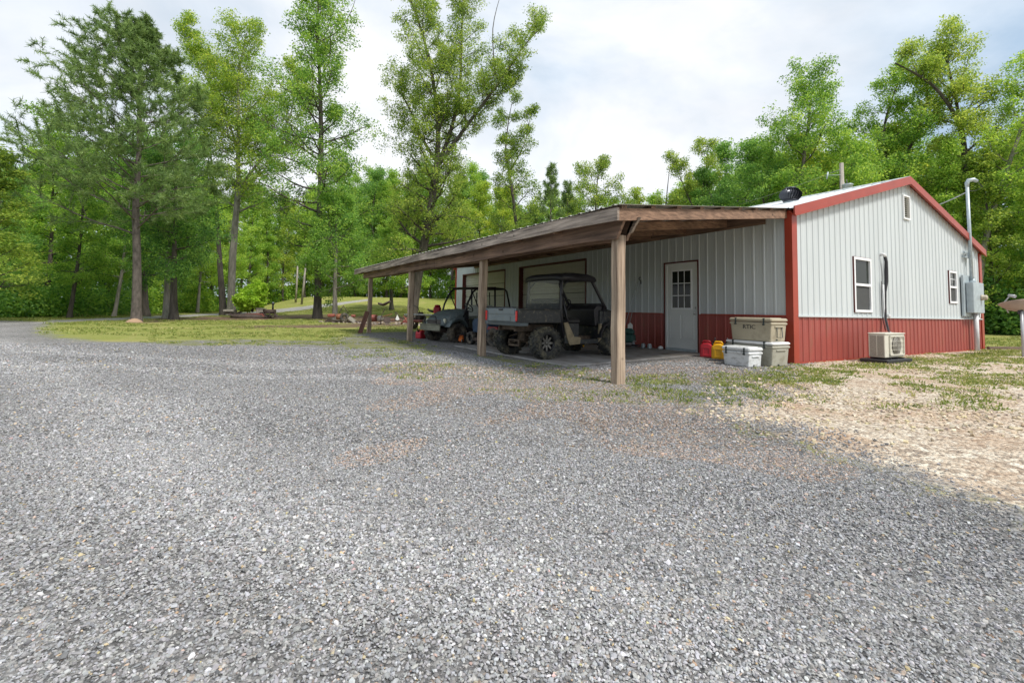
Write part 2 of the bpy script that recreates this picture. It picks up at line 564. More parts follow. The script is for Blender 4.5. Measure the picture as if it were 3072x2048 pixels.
# ------------------------------------------------------------------ ground
def poly_sdf(X, Y, poly):
    """signed distance, positive inside"""
    n = len(poly)
    d = np.full(X.shape, 1e9); ins = np.zeros(X.shape, bool)
    for i in range(n):
        ax, ay = poly[i]; bx, by = poly[(i + 1) % n]
        ex, ey = bx - ax, by - ay
        wx, wy = X - ax, Y - ay
        t = np.clip((wx * ex + wy * ey) / (ex * ex + ey * ey), 0, 1)
        d = np.minimum(d, np.hypot(wx - ex * t, wy - ey * t))
        cond = ((ay > Y) != (by > Y)) & (X < (bx - ax) * (Y - ay) / (by - ay + 1e-12) + ax)
        ins ^= cond
    return np.where(ins, d, -d)


def line_sdf(X, Y, pts, w):
    d = np.full(X.shape, 1e9)
    for (ax, ay), (bx, by) in zip(pts[:-1], pts[1:]):
        ex, ey = bx - ax, by - ay
        wx, wy = X - ax, Y - ay
        t = np.clip((wx * ex + wy * ey) / (ex * ex + ey * ey), 0, 1)
        d = np.minimum(d, np.hypot(wx - ex * t, wy - ey * t))
    return w - d


EDGE = [tuple(hit(a, b, 0.0).xy) for a, b in ((2350, 1106), (2250, 1150), (2150, 1190), (2150, 1245), (2290, 1285), (2500, 1350), (2760, 1440), (3072, 1515), (3400, 1570))]
LOT = [(-15.6, 18.5), (-13.6, 12.0), (-12.2, 10.0), (-10.8, 9.8), (-9.6, 10.6), (-7.3, 9.0), (-6.0, 11.8), (-5.5, 12.9), (-0.0, 14.2), (0.5, 14.2),
       (0.5, 0.1)] + EDGE + [(-6.6, -7.5), (-7, -14), (-60, -14), (-60, 30), (-19.5, 27.5), (-16.9, 26.0), (-16.2, 22)]
CLAY = [(0.0, 0.4), (10.7, 0.4), (12.4, -0.2), (13.5, -3), (14, -20), (-9, -20)] + [(p_[0] - .15, p_[1] + .1) for p_ in reversed(EDGE)]
DIRT = [tuple(hit(a, b).xy) for a, b in ((440, 956), (560, 950), (760, 946.5), (900, 944), (1010, 944), (1230, 950), (1245, 976), (1000, 967), (880, 956), (700, 961), (560, 958), (430, 968))]
DIRT2 = [tuple(hit(a, b).xy) for a, b in ((690, 976), (900, 974), (1100, 970), (1235, 972), (1235, 984), (1000, 982), (700, 984))]
SCRUB = [tuple(hit(a, b).xy) for a, b in ((470, 1008), (700, 998), (900, 988), (1070, 992), (1095, 1010), (1210, 1020), (1330, 1050), (1300, 1090), (1080, 1080), (950, 1040), (700, 1035), (500, 1042), (430, 1030))]
SCRUB2 = [(-7.6, 1.9), (-6.0, 4.2), (-4.3, 2.6), (-4.6, 0.4), (-4.0, -0.2), (-2.2, -0.2), (-0.6, -0.2), (-0.6, -1.2), (-3.5, -2.2), (-5.4, -1.8), (-6.8, -0.9)]
ROAD = [tuple(hit(a, b).xy) for a, b in ((90, 969), (403, 957), (672, 944.5), (820, 938), (905, 930), (1000, 918), (1080, 905.5), (1120, 900), (1100, 897), (1085, 899), (1000, 909), (900, 920), (820, 928.5), (672, 938), (403, 949.5), (150, 960))]
GRAVEL_DIRT = [(-7.6, 3.2), (-6.2, 3.2), (-4.7, 1.2), (-1.2, 1.0), (-0.9, -0.6), (-4.2, -1.6), (-5.4, -2.4), (-6.2, -3.3), (-7.4, -3.0), (-7.9, -0.6)]


def bands(segs):
    out = []
    for a, b, st in segs:
        out += list(np.arange(a, b, st))
    out.append(segs[-1][1])
    return np.array(out)


gx = bands([(-420, -60, 30), (-60, -24, 2.0), (-24, 14, 0.3), (14, 60, 1.5), (60, 420, 30)])
gy = bands([(-300, -30, 30), (-30, -12, 2.0), (-12, 22, 0.3), (22, 44, 0.6), (44, 130, 1.5), (130, 520, 30)])
GX, GY = np.meshgrid(gx, gy)
D_ = (GX - CAMP.x) * FWD.x + (GY - CAMP.y) * FWD.y
U_ = (GX - CAMP.x) * RGT.x + (GY - CAMP.y) * RGT.y


def nps(a, b, x):
    t = np.clip((x - a) / (b - a), 0, 1); return t * t * (3 - 2 * t)


def np_h(d, u):
    return 2.75 * nps(42, 82, d) * nps(-0.62, -0.40, u / np.maximum(1, d)) * (1 - 0.9 * nps(5, 40, u))


GZ = np_h(D_, U_)
und = 0.018 * np.sin(GX * 1.3 + 0.7 * np.sin(GY * 0.9)) * np.sin(GY * 1.1 + 1.0) + 0.012 * np.sin(GX * 3.1 + GY * 2.2)
flat = np.clip(-poly_sdf(GX, GY, [(-5.6, -0.9), (11.0, -0.9), (11.0, 17), (-5.6, 17)]) / 2.0, 0, 1)
lotw = np.clip(poly_sdf(GX, GY, LOT), 0, 1)
GZ = GZ + (und - 0.02) * flat * (1 - 0.4 * lotw)
nv = GX.size
verts = np.stack([GX.ravel(), GY.ravel(), GZ.ravel()], 1)
ny_, nx_ = GX.shape
idx = np.arange(nv).reshape(ny_, nx_)
faces = np.stack([idx[:-1, :-1].ravel(), idx[:-1, 1:].ravel(), idx[1:, 1:].ravel(), idx[1:, :-1].ravel()], 1)

gm, gn, gl, gb = nmat('ground_mat')
gme = npmesh('ground', verts, faces, 4, gm, smooth=True)


def cheap_noise(x, y, f, seed=0):
    r_ = np.random.default_rng(seed)
    o = np.zeros_like(x)
    for k in range(9):
        a = r_.uniform(0, 2 * np.pi); ff = f * r_.uniform(0.5, 2.2); ph = r_.uniform(0, 6.28)
        o += np.sin((x * np.cos(a) + y * np.sin(a)) * ff + ph)
    return o / 3.0


TRK = [[(-17.6, 24), (-14.8, 12), (-12.2, 4), (-9.9, -1.5), (-8.6, -4.2), (-8.0, -8)], [(-18.9, 24), (-16.2, 12), (-13.5, 3.6), (-11.2, -2.2), (-10.0, -5.0), (-9.6, -8)],
       [(-16.0, 14), (-12.6, 7.2), (-8.5, 3.2), (-5.5, 2.2)], [(-17.5, 12), (-13.4, 5.6), (-9.0, 1.8), (-5.6, 0.8)]]


def track_f(x, y):
    xx = x + 0.25 * cheap_noise(x, y, 0.9, 71); yy = y + 0.25 * cheap_noise(x, y, 0.9, 72)
    return sum(nps(0, 1, np.clip(1 + line_sdf(xx, yy, t_, 0.0) / 0.55, 0, 1)) for t_ in TRK)


def vattr(nm, arr):
    a = gme.attributes.new(nm, 'FLOAT', 'POINT')
    a.data.foreach_set('value', np.clip(arr, -4, 4).astype(np.float32).ravel())


vattr('m_lot', poly_sdf(GX, GY, LOT))
vattr('m_clay', poly_sdf(GX, GY, CLAY))
vattr('m_dirt', np.maximum(poly_sdf(GX, GY, DIRT), poly_sdf(GX, GY, DIRT2)))
vattr('m_scrub', np.maximum(poly_sdf(GX, GY, SCRUB), poly_sdf(GX, GY, SCRUB2)))
vattr('m_road', poly_sdf(GX, GY, ROAD))
vattr('m_track', track_f(GX, GY))
vattr('m_mix', poly_sdf(GX, GY, GRAVEL_DIRT))

gtc = gn.new('ShaderNodeTexCoord')


def noise_n(scale, detail=5, rough=0.6, vec=None, dist=0.0):
    q = gn.new('ShaderNodeTexNoise')
    q.inputs['Scale'].default_value = scale
    q.inputs['Detail'].default_value = detail
    q.inputs['Roughness'].default_value = rough
    q.inputs['Distortion'].default_value = dist
    gl.new(vec or gtc.outputs['Object'], q.inputs['Vector'])
    return q.outputs['Fac']


def ramp_n(src, stops):
    q = gn.new('ShaderNodeValToRGB')
    el = q.color_ramp.elements
    el[0].position = stops[0][0]; el[0].color = c4(stops[0][1])
    el[1].position = stops[-1][0]; el[1].color = c4(stops[-1][1])
    for p_, c_ in stops[1:-1]:
        x_ = el.new(p_); x_.color = c4(c_)
    gl.new(src, q.inputs['Fac'])
    return q.outputs['Color']


def maskn(attr, amp, lo=-0.1, hi=0.1, nsc=1.2):
    a = gn.new('ShaderNodeAttribute'); a.attribute_name = attr
    nn = noise_n(nsc, 8, 0.7)
    m1 = gn.new('ShaderNodeMath'); m1.operation = 'SUBTRACT'; m1.inputs[1].default_value = 0.5
    gl.new(nn, m1.inputs[0])
    m2 = gn.new('ShaderNodeMath'); m2.operation = 'MULTIPLY_ADD'; m2.inputs[1].default_value = amp
    gl.new(m1.outputs[0], m2.inputs[0]); gl.new(a.outputs['Fac'], m2.inputs[2])
    mr = gn.new('ShaderNodeMapRange'); mr.interpolation_type = 'SMOOTHSTEP'
    mr.inputs['From Min'].default_value = lo; mr.inputs['From Max'].default_value = hi
    gl.new(m2.outputs[0], mr.inputs['Value'])
    return mr.outputs['Result']


def mixn(f, a, b):
    q = gn.new('ShaderNodeMix'); q.data_type = 'RGBA'
    if isinstance(f, float): q.inputs['Factor'].default_value = f
    else: gl.new(f, q.inputs['Factor'])
    gl.new(a, q.inputs['A']); gl.new(b, q.inputs['B'])
    return q.outputs['Result']


def mathn(op, a, b=None, c=None):
    q = gn.new('ShaderNodeMath'); q.operation = op
    for i, v_ in enumerate((a, b, c)):
        if v_ is None: continue
        if isinstance(v_, (int, float)): q.inputs[i].default_value = v_
        else: gl.new(v_, q.inputs[i])
    return q.outputs[0]


def scalen(col, f):
    q = gn.new('ShaderNodeVectorMath'); q.operation = 'SCALE'
    gl.new(col, q.inputs[0]); gl.new(f, q.inputs['Scale'])
    return q.outputs['Vector']


GREYS = [(0.0, (0.055, 0.053, 0.053)), (0.3, (0.13, 0.127, 0.126)), (0.62, (0.205, 0.20, 0.198)), (0.9, (0.32, 0.315, 0.31)), (0.965, (0.50, 0.49, 0.46)), (1.0, (0.40, 0.25, 0.15))]


def pebbles(scale, stops, rnd=1.0):
    vo = gn.new('ShaderNodeTexVoronoi'); vo.inputs['Scale'].default_value = scale
    gl.new(gtc.outputs['Object'], vo.inputs['Vector'])
    sep = gn.new('ShaderNodeSeparateColor'); gl.new(vo.outputs['Color'], sep.inputs['Color'])
    return ramp_n(sep.outputs['Red'], stops), vo.outputs['Distance']


gcol, gdist = pebbles(38, GREYS)
gcol2, gdist2 = pebbles(90, GREYS)
gcol = mixn(0.35, gcol, gcol2)
tone = gn.new('ShaderNodeMapRange')
gl.new(noise_n(0.45, 6, 0.6, dist=0.6), tone.inputs['Value'])
tone.inputs['From Min'].default_value = 0.3; tone.inputs['From Max'].default_value = 0.7
tone.inputs['To Min'].default_value = 1.0; tone.inputs['To Max'].default_value = 1.4
gcol = scalen(gcol, tone.outputs['Result'])
tat = gn.new('ShaderNodeAttribute'); tat.attribute_name = 'm_track'
gcol = scalen(gcol, mathn('MULTIPLY_ADD', tat.outputs['Fac'], 0.22, 0.95))
browng, _ = pebbles(45, [(0, (0.10, 0.07, 0.05)), (0.4, (0.20, 0.15, 0.11)), (0.75, (0.31, 0.25, 0.19)), (1, (0.48, 0.40, 0.31))])
fmix = mathn('MULTIPLY', maskn('m_mix', 2.2, -0.5, 0.7, 0.9), ramp_n(noise_n(2.3, 7, 0.7), [(0.42, (0, 0, 0)), (0.60, (0.85, 0.85, 0.85))]))
gcol = mixn(fmix, gcol, browng)
# thin weeds and tan patches where grass creeps into the gravel
weeds = ramp_n(noise_n(22, 5, 0.7), [(0.3, (0.09, 0.12, 0.03)), (0.5, (0.20, 0.21, 0.075)), (0.75, (0.36, 0.31, 0.17))])
fscrub = mathn('MULTIPLY', maskn('m_scrub', 2.0, -0.3, 0.6, 1.3), ramp_n(noise_n(1.7, 9, 0.75, dist=0.5), [(0.44, (0, 0, 0)), (0.56, (0.95, 0.95, 0.95))]))
gcol = mixn(fscrub, gcol, weeds)

grass_hi = noise_n(38, 5, 0.75)
grass = ramp_n(grass_hi, [(0.25, (0.13, 0.165, 0.03)), (0.5, (0.25, 0.275, 0.06)), (0.75, (0.40, 0.39, 0.12))])
grass_dry = ramp_n(grass_hi, [(0.25, (0.24, 0.20, 0.07)), (0.5, (0.42, 0.36, 0.14)), (0.75, (0.58, 0.48, 0.25))])
fdry = ramp_n(noise_n(0.35, 8, 0.65, dist=0.8), [(0.50, (0, 0, 0)), (0.66, (0.75, 0.75, 0.75))])
grass = mixn(fdry, grass, grass_dry)
dirt = ramp_n(noise_n(9, 8, 0.75), [(0.3, (0.06, 0.04, 0.028)), (0.5, (0.15, 0.095, 0.065)), (0.72, (0.29, 0.20, 0.14))])
fdirt = mathn('MULTIPLY', maskn('m_dirt', 2.5, -0.6, 0.5, 0.5), ramp_n(noise_n(0.8, 7, 0.7), [(0.36, (0.35, 0.35, 0.35)), (0.5, (1, 1, 1))]))
base = mixn(fdirt, grass, dirt)

claybase = ramp_n(noise_n(3.0, 8, 0.7), [(0.3, (0.30, 0.15, 0.075)), (0.5, (0.46, 0.29, 0.175)), (0.75, (0.58, 0.41, 0.26))])
cpeb, cdist = pebbles(26, [(0, (0.30, 0.24, 0.19)), (0.35, (0.52, 0.43, 0.33)), (0.7, (0.68, 0.59, 0.47)), (1, (0.80, 0.74, 0.62))])
fpeb = ramp_n(noise_n(1.1, 7, 0.65), [(0.30, (0.25, 0.25, 0.25)), (0.55, (0.95, 0.95, 0.95))])
clay = mixn(fpeb, claybase, cpeb)
clay = mixn(maskn('m_clay', 2.4, -0.2, 0.25, 1.6), base, clay)
surf = mixn(maskn('m_lot', 2.6, -0.35, 0.35, 3.0), clay, gcol)
roadc = ramp_n(noise_n(12, 6, 0.7), [(0.3, (0.26, 0.25, 0.235)), (0.7, (0.46, 0.445, 0.42))])
surf = mixn(maskn('m_road', 0.8, -0.3, 0.3, 0.6), surf, roadc)
gl.new(surf, gb.inputs['Base Color'])
gb.inputs['Roughness'].default_value = 0.9
gb.inputs['Specular IOR Level'].default_value = 0.3
bmp = gn.new('ShaderNodeBump'); bmp.inputs['Strength'].default_value = 0.9; bmp.inputs['Distance'].default_value = 0.03
hh = mathn('ADD', mathn('MULTIPLY', gdist, -1.0), mathn('MULTIPLY', grass_hi, 0.8))
gl.new(hh, bmp.inputs['Height']); gl.new(bmp.outputs[0], gb.inputs['Normal'])
ground = bpy.data.objects.new('ground', gme)
COL.objects.link(ground); ground['kind'] = 'structure'


def np_ground(x, y):
    d = (x - CAMP.x) * FWD.x + (y - CAMP.y) * FWD.y
    u = (x - CAMP.x) * RGT.x + (y - CAMP.y) * RGT.y
    z = np_h(d, u)
    un = 0.018 * np.sin(x * 1.3 + 0.7 * np.sin(y * 0.9)) * np.sin(y * 1.1 + 1.0) + 0.012 * np.sin(x * 3.1 + y * 2.2)
    fl = np.clip(-poly_sdf(x, y, [(-5.6, -0.9), (11.0, -0.9), (11.0, 17), (-5.6, 17)]) / 2.0, 0, 1)
    lw = np.clip(poly_sdf(x, y, LOT), 0, 1)
    return z + (un - 0.02) * fl * (1 - 0.4 * lw)


# ---- loose stones lying on the lot (uncountable)
PHI = (1 + 5 ** 0.5) / 2
ICO_V = np.array([(-1, PHI, 0), (1, PHI, 0), (-1, -PHI, 0), (1, -PHI, 0), (0, -1, PHI), (0, 1, PHI), (0, -1, -PHI), (0, 1, -PHI), (PHI, 0, -1), (PHI, 0, 1), (-PHI, 0, -1), (-PHI, 0, 1)]) / 1.902
ICO_F = np.array([(0, 11, 5), (0, 5, 1), (0, 1, 7), (0, 7, 10), (0, 10, 11), (1, 5, 9), (5, 11, 4), (11, 10, 2), (10, 7, 6), (7, 1, 8), (3, 9, 4), (3, 4, 2), (3, 2, 6), (3, 6, 8), (3, 8, 9), (4, 9, 5), (2, 4, 11), (6, 2, 10), (8, 6, 7), (9, 8, 1)])


def rand_rot(n, r_, tilt=1.0):
    a = r_.uniform(0, 2 * np.pi, n); b = r_.normal(0, tilt, n); c = r_.normal(0, tilt, n)
    ca, sa, cb, sb, cc, sc = np.cos(a), np.sin(a), np.cos(b), np.sin(b), np.cos(c), np.sin(c)
    m = np.empty((n, 3, 3))
    m[:, 0, 0] = ca * cb; m[:, 0, 1] = ca * sb * sc - sa * cc; m[:, 0, 2] = ca * sb * cc + sa * sc
    m[:, 1, 0] = sa * cb; m[:, 1, 1] = sa * sb * sc + ca * cc; m[:, 1, 2] = sa * sb * cc - ca * sc
    m[:, 2, 0] = -sb; m[:, 2, 1] = cb * sc; m[:, 2, 2] = cb * cc
    return m


CUB_V = np.array([(x, y, z) for x in (-1, 1) for y in (-1, 1) for z in (-1, 1)]) * 0.66
CUB_F = np.array([(0, 1, 3, 2), (4, 6, 7, 5), (0, 4, 5, 1), (2, 3, 7, 6), (0, 2, 6, 4), (1, 5, 7, 3)])


def stones(name, x, y, size, color, mat, seed, simple=False):
    r_ = np.random.default_rng(seed)
    n = len(x)
    BV, BF = (CUB_V, CUB_F) if simple else (ICO_V, ICO_F)
    m_, q_ = len(BV), len(BF)
    jit = BV[None] * (1 + r_.uniform(-0.32, 0.25, (n, m_, 1))) * np.stack([r_.uniform(0.8, 1.35, n), r_.uniform(0.65, 1.0, n), r_.uniform(0.38, 0.75, n)], 1)[:, None, :]
    jit = np.einsum('nij,nkj->nki', rand_rot(n, r_, 0.35), jit) * (size / 2)[:, None, None]
    z = np_ground(x, y) + size * 0.16
    jit += np.stack([x, y, z], 1)[:, None, :]
    f = BF[None] + (np.arange(n) * m_)[:, None, None]
    kk = BF.shape[1]
    me = npmesh(name, jit.reshape(-1, 3), f.reshape(-1, kk), kk, mat, color=np.repeat(color, q_, axis=0))
    o = bpy.data.objects.new(name, me); COL.objects.link(o)
    return o


sm, sn_, sl, sb_ = nmat('stone_chips')
sa_ = sn_.new('ShaderNodeAttribute'); sa_.attribute_name = 'scol'
stc = sn_.new('ShaderNodeTexCoord')
snz = sn_.new('ShaderNodeTexNoise'); snz.inputs['Scale'].default_value = 70; snz.inputs['Detail'].default_value = 4
sl.new(stc.outputs['Object'], snz.inputs['Vector'])
smr = sn_.new('ShaderNodeMapRange'); smr.inputs['To Min'].default_value = 0.7; smr.inputs['To Max'].default_value = 1.3
sl.new(snz.outputs['Fac'], smr.inputs['Value'])
sml = sn_.new('ShaderNodeVectorMath'); sml.operation = 'SCALE'
sl.new(sa_.outputs['Color'], sml.inputs[0]); sl.new(smr.outputs['Result'], sml.inputs['Scale'])
sl.new(sml.outputs['Vector'], sb_.inputs['Base Color'])
sb_.inputs['Roughness'].default_value = 0.75


def scatter_view(n, d0, d1, r_, pw=1.0, wide=1.18):
    """points on the ground between two distances in front of the camera"""
    d = d0 + (d1 - d0) * r_.uniform(0, 1, n) ** pw
    u = r_.uniform(-1, 1, n) * (d * wide + 0.5)
    keep = r_.uniform(0, 1, n) < (d * wide + 0.5) / (d1 * wide + 0.5) if pw == 1.0 else np.ones(n, bool)
    d, u = d[keep], u[keep]
    return CAMP.x + FWD.x * d + RGT.x * u, CAMP.y + FWD.y * d + RGT.y * u


def grey_cols(n, r_, warm=0.05):
    g = np.clip(r_.normal(0.268, 0.07, n), 0.09, 0.48)
    hi = r_.uniform(0, 1, n) < 0.03
    g = np.where(hi, r_.uniform(0.40, 0.58, n), g)
    c = np.stack([g * r_.uniform(0.96, 1.05, n), g, g * r_.uniform(0.95, 1.08, n), np.ones(n)], 1)
    wm = r_.uniform(0, 1, n) < warm
    k_ = r_.uniform(0.26, 0.52, wm.sum())
    c[wm, :3] = np.stack([k_, k_ * r_.uniform(0.68, 0.9, wm.sum()), k_ * r_.uniform(0.42, 0.72, wm.sum())], 1)
    return c


r_ = np.random.default_rng(3)
xs, ys, ss, cs = [], [], [], []
for (n, d0, d1, s0, s1) in ((62000, 0.9, 1.75, 0.005, 0.014), (170000, 1.75, 3.4, 0.0065, 0.0165), (190000, 3.4, 6.5, 0.010, 0.021), (120000, 6.5, 11, 0.015, 0.030)):
    x, y = scatter_view(n, d0, d1, r_)
    lot = poly_sdf(x, y, LOT) + 0.35 * cheap_noise(x, y, 2.0, 5) + r_.normal(0, 0.28, len(x))
    slab = poly_sdf(x, y, [(-4.6, 1.2), (0, 1.9), (0, 7), (-4.6, 7)])
    k = (lot > 0) & (slab < 0) & ~((x > -5.2) & (y > 1.3))
    x, y = x[k], y[k]
    s = r_.uniform(s0, s1, len(x)) * (1 + 0.6 * (r_.uniform(0, 1, len(x)) < 0.04))
    c = grey_cols(len(x), r_, 0.03)
    mixz = (poly_sdf(x, y, GRAVEL_DIRT) + 0.8 * cheap_noise(x, y, 2.5, 8)) > 0.2
    br = mixz & (r_.uniform(0, 1, len(x)) < 0.4)
    c[br, :3] = c[br, :3] * np.array([1.35, 1.05, 0.85])
    track = 0.93 + 0.07 * cheap_noise(x, y, 0.8, 12) + 0.22 * track_f(x, y)
    c[:, :3] *= np.clip(track, 0.75, 1.3)[:, None]
    xs.append(x); ys.append(y); ss.append(s); cs.append(c)
st = stones('gravel_stones', xs[0], ys[0], ss[0], cs[0], sm, 4)
tag(st, 'loose grey crushed stones covering the nearest part of the gravel lot', 'gravel', kind='stuff')
st = stones('gravel_stones', np.concatenate(xs[1:]), np.concatenate(ys[1:]), np.concatenate(ss[1:]), np.concatenate(cs[1:]), sm, 4, True)
tag(st, 'loose grey crushed stones over the middle of the gravel lot up to the carport', 'gravel', kind='stuff')

# pale pebbles on the clay in front of the gable
x, y = scatter_view(120000, 3.5, 19, r_, wide=1.12)
k = (poly_sdf(x, y, CLAY) + 0.3 * cheap_noise(x, y, 2.0, 5) > 0) & (cheap_noise(x, y, 1.6, 31) + r_.normal(0, 0.35, len(x)) > 0.0)
x, y = x[k], y[k]
n = len(x)
g = r_.uniform(0.35, 0.72, n)
g = g * 0.95
c = np.stack([g, g * r_.uniform(0.77, 0.89, n), g * r_.uniform(0.50, 0.68, n), np.ones(n)], 1)
st2 = stones('pale_pebbles', x, y, r_.uniform(0.015, 0.05, n), c, sm, 5, True)
tag(st2, 'pale tan pebbles strewn over bare clay before the gable wall', 'pebbles', kind='stuff')


# ---- grass tufts
def tufts(name, x, y, h, seed, mat, blades=7, spread=0.05, wid=0.006, lean=0.5):
    r_ = np.random.default_rng(seed)
    n = len(x)
    z = np_ground(x, y)
    a = r_.uniform(0, 2 * np.pi, (n, blades)); rr = r_.uniform(0, spread, (n, blades)) * (h / h.mean())[:, None]
    bx = x[:, None] + rr * np.cos(a); by = y[:, None] + rr * np.sin(a); bz = np.repeat(z[:, None], blades, 1) - 0.01
    hh_ = h[:, None] * r_.uniform(0.5, 1.1, (n, blades))
    la = a + r_.normal(0, 0.8, (n, blades)); ll = hh_ * r_.uniform(0.1, lean * 2, (n, blades))
    tx = bx + ll * np.cos(la); ty = by + ll * np.sin(la); tz = bz + hh_
    wa = r_.uniform(0, np.pi, (n, blades)); w = wid * r_.uniform(0.7, 1.5, (n, blades)) * (1 + 8 * np.clip(((bx - CAMP.x) ** 2 + (by - CAMP.y) ** 2) ** .5 / 60, 0, 0.6))
    V = np.stack([np.stack([bx - w * np.cos(wa), by - w * np.sin(wa), bz], -1), np.stack([bx + w * np.cos(wa), by + w * np.sin(wa), bz], -1), np.stack([tx, ty, tz], -1)], 2)
    N = n * blades
    tint = np.clip(np.repeat(r_.normal(0.5, 0.22, n), blades) + r_.normal(0, 0.12, N), 0, 1)
    me = npmesh(name, V.reshape(-1, 3), np.arange(N * 3).reshape(-1, 3), 3, mat, tint)
    o = bpy.data.objects.new(name, me); COL.objects.link(o)
    return o


x, y = scatter_view(110000, 5, 24, r_, wide=1.15)
cl = poly_sdf(x, y, CLAY)
g1 = 0.8 * cheap_noise(x, y, 2.6, 21) + 0.75 * cheap_noise(x, y, 6.5, 22)
edge = np.exp(-((x - 3.5 - 0.9 * y) ** 2) / 6)
belt = np.exp(-((-0.95 - y) ** 2) / 0.35) * 1.1 + np.exp(-((y + 2.6 + 0.15 * x) ** 2) / 0.5) * np.where(x > -0.5, 1.15, 0.0) + np.where((x > 5.5) & (y < -0.6), 0.9, 0)
GP = [tuple(hit(a, b).xy) for a, b in ((2560, 1120), (2800, 1085), (3150, 1075), (3200, 1330), (3000, 1330), (2850, 1250), (2700, 1190))]
belt = belt + 0.5 * nps(-0.5, 0.6, poly_sdf(x, y, GP))
WB2_ = poly_sdf(x, y, [tuple(hit(a, b, 0.0).xy) for a, b in ((1600, 1130), (1860, 1120), (2330, 1112), (2480, 1130), (2450, 1225), (2150, 1240), (1900, 1195), (1620, 1175))])
belt = belt + 0.55 * nps(-0.3, 0.4, WB2_)
k = ((cl > -0.2) | (WB2_ > -0.3)) & (y < -0.02) & (x > -5.3) & (g1 + belt * 1.15 + r_.normal(0, 0.4, len(x)) > 1.05)
t1 = tufts('weed_tufts', x[k], y[k], r_.uniform(0.02, 0.065, k.sum()), 6, M['grass_blade'], 11, 0.09)
tag(t1, 'sparse green weed tufts on the clay and gravel by the gable wall', 'grass', kind='stuff')
sc = np.maximum(poly_sdf(x, y, SCRUB), poly_sdf(x, y, SCRUB2))
k = (sc > -0.1) & (g1 + np.where(y < 0.0, 0.95, 0.0) + r_.normal(0, 0.25, len(x)) > 0.55) & ~((x > -4.7) & (y > 1.3))
t2 = tufts('gravel_weeds', x[k], y[k], r_.uniform(0.02, 0.055, k.sum()), 7, M['grass_blade'], 8, 0.06)
tag(t2, 'thin weeds growing through the gravel beside the carport posts', 'weeds', kind='stuff')
x, y = scatter_view(150000, 14, 58, r_, wide=1.15)
k = (poly_sdf(x, y, LOT) + 0.3 * cheap_noise(x, y, 2.0, 5) < 0.1) & (poly_sdf(x, y, CLAY) < 0) & (poly_sdf(x, y, ROAD) < 0) & \
    (np.maximum(poly_sdf(x, y, DIRT), poly_sdf(x, y, DIRT2)) + 1.2 * cheap_noise(x, y, 0.7, 41) < 0.2) & (poly_sdf(x, y, [(-0.1, -0.1), (10.8, -0.1), (10.8, 16.6), (-0.1, 16.6)]) < 0) & (x < 60) & \
    (cheap_noise(x, y, 0.9, 42) + r_.normal(0, 0.4, len(x)) > -0.3)
t3 = tufts('lawn_grass', x[k], y[k], r_.uniform(0.035, 0.08, k.sum()), 8, M['grass_blade'], 6, 0.12, 0.006)
tag(t3, 'short yellow green mown grass of the lawn', 'grass', kind='stuff')


# ------------------------------------------------------------------ metal building
BW, BL, EH, RH = 10.67, 16.46, 3.05, 4.50
WAIN = 0.935
SLOPE = (RH - EH) / (BW / 2)


def roofz(x):
    return EH + SLOPE * min(x, BW - x)


def rib_profile(length, off=0.03):
    """(position, outward depth) of a ribbed steel sheet"""
    out = [(0, 0.0)]
    u = 0.115
    while u < length - 0.05:
        out += [(u - 0.026, 0.0), (u - 0.014, 0.017), (u + 0.014, 0.017), (u + 0.026, 0.0)]
        for q in (0.076, 0.152):
            if u + q + 0.01 < length: out += [(u + q - 0.012, 0.0), (u + q, 0.0035), (u + q + 0.012, 0.0)]
        u += 0.2286
    out.append((length, 0.0))
    return out


def sheet(mb, P, prof, zlo, zhi, holes, base):
    """P(u, depth, z) -> point; holes: (u0, u1, z0, z1)"""
    us = []
    cuts = sorted({h[0] for h in holes} | {h[1] for h in holes})
    pr = sorted(prof, key=lambda t: t[0])
    for i, (u, d) in enumerate(pr):
        us.append((u, d))
        if i + 1 < len(pr):
            u2, d2 = pr[i + 1]
            for c in cuts:
                if u < c < u2: us.append((c, d + (d2 - d) * (c - u) / (u2 - u)))
    us.sort(key=lambda t: t[0])
    for (u, d), (u2, d2) in zip(us[:-1], us[1:]):
        if u2 - u < 1e-5: continue
        m = (u + u2) / 2
        iv = [(zlo(u), zlo(u2), zhi(u), zhi(u2))]
        hs = sorted([h for h in holes if h[0] < m < h[1]], key=lambda h: h[2])
        segs = []
        lo = (zlo(u), zlo(u2))
        for h in hs:
            a, b = max(h[2], lo[0]), h[3]
            if h[2] > lo[0] + 1e-4: segs.append((lo[0], lo[1], h[2], h[2]))
            if h[3] > lo[0]: lo = (max(lo[0], h[3]), max(lo[1], h[3]))
        if zhi(m) > lo[0] + 1e-4: segs.append((lo[0], lo[1], zhi(u), zhi(u2)))
        for a0, a1, b0, b1 in segs:
            mb.add([P(u, base + d, a0), P(u2, base + d2, a1), P(u2, base + d2, b1), P(u, base + d, b0)], [(0, 1, 2, 3)])


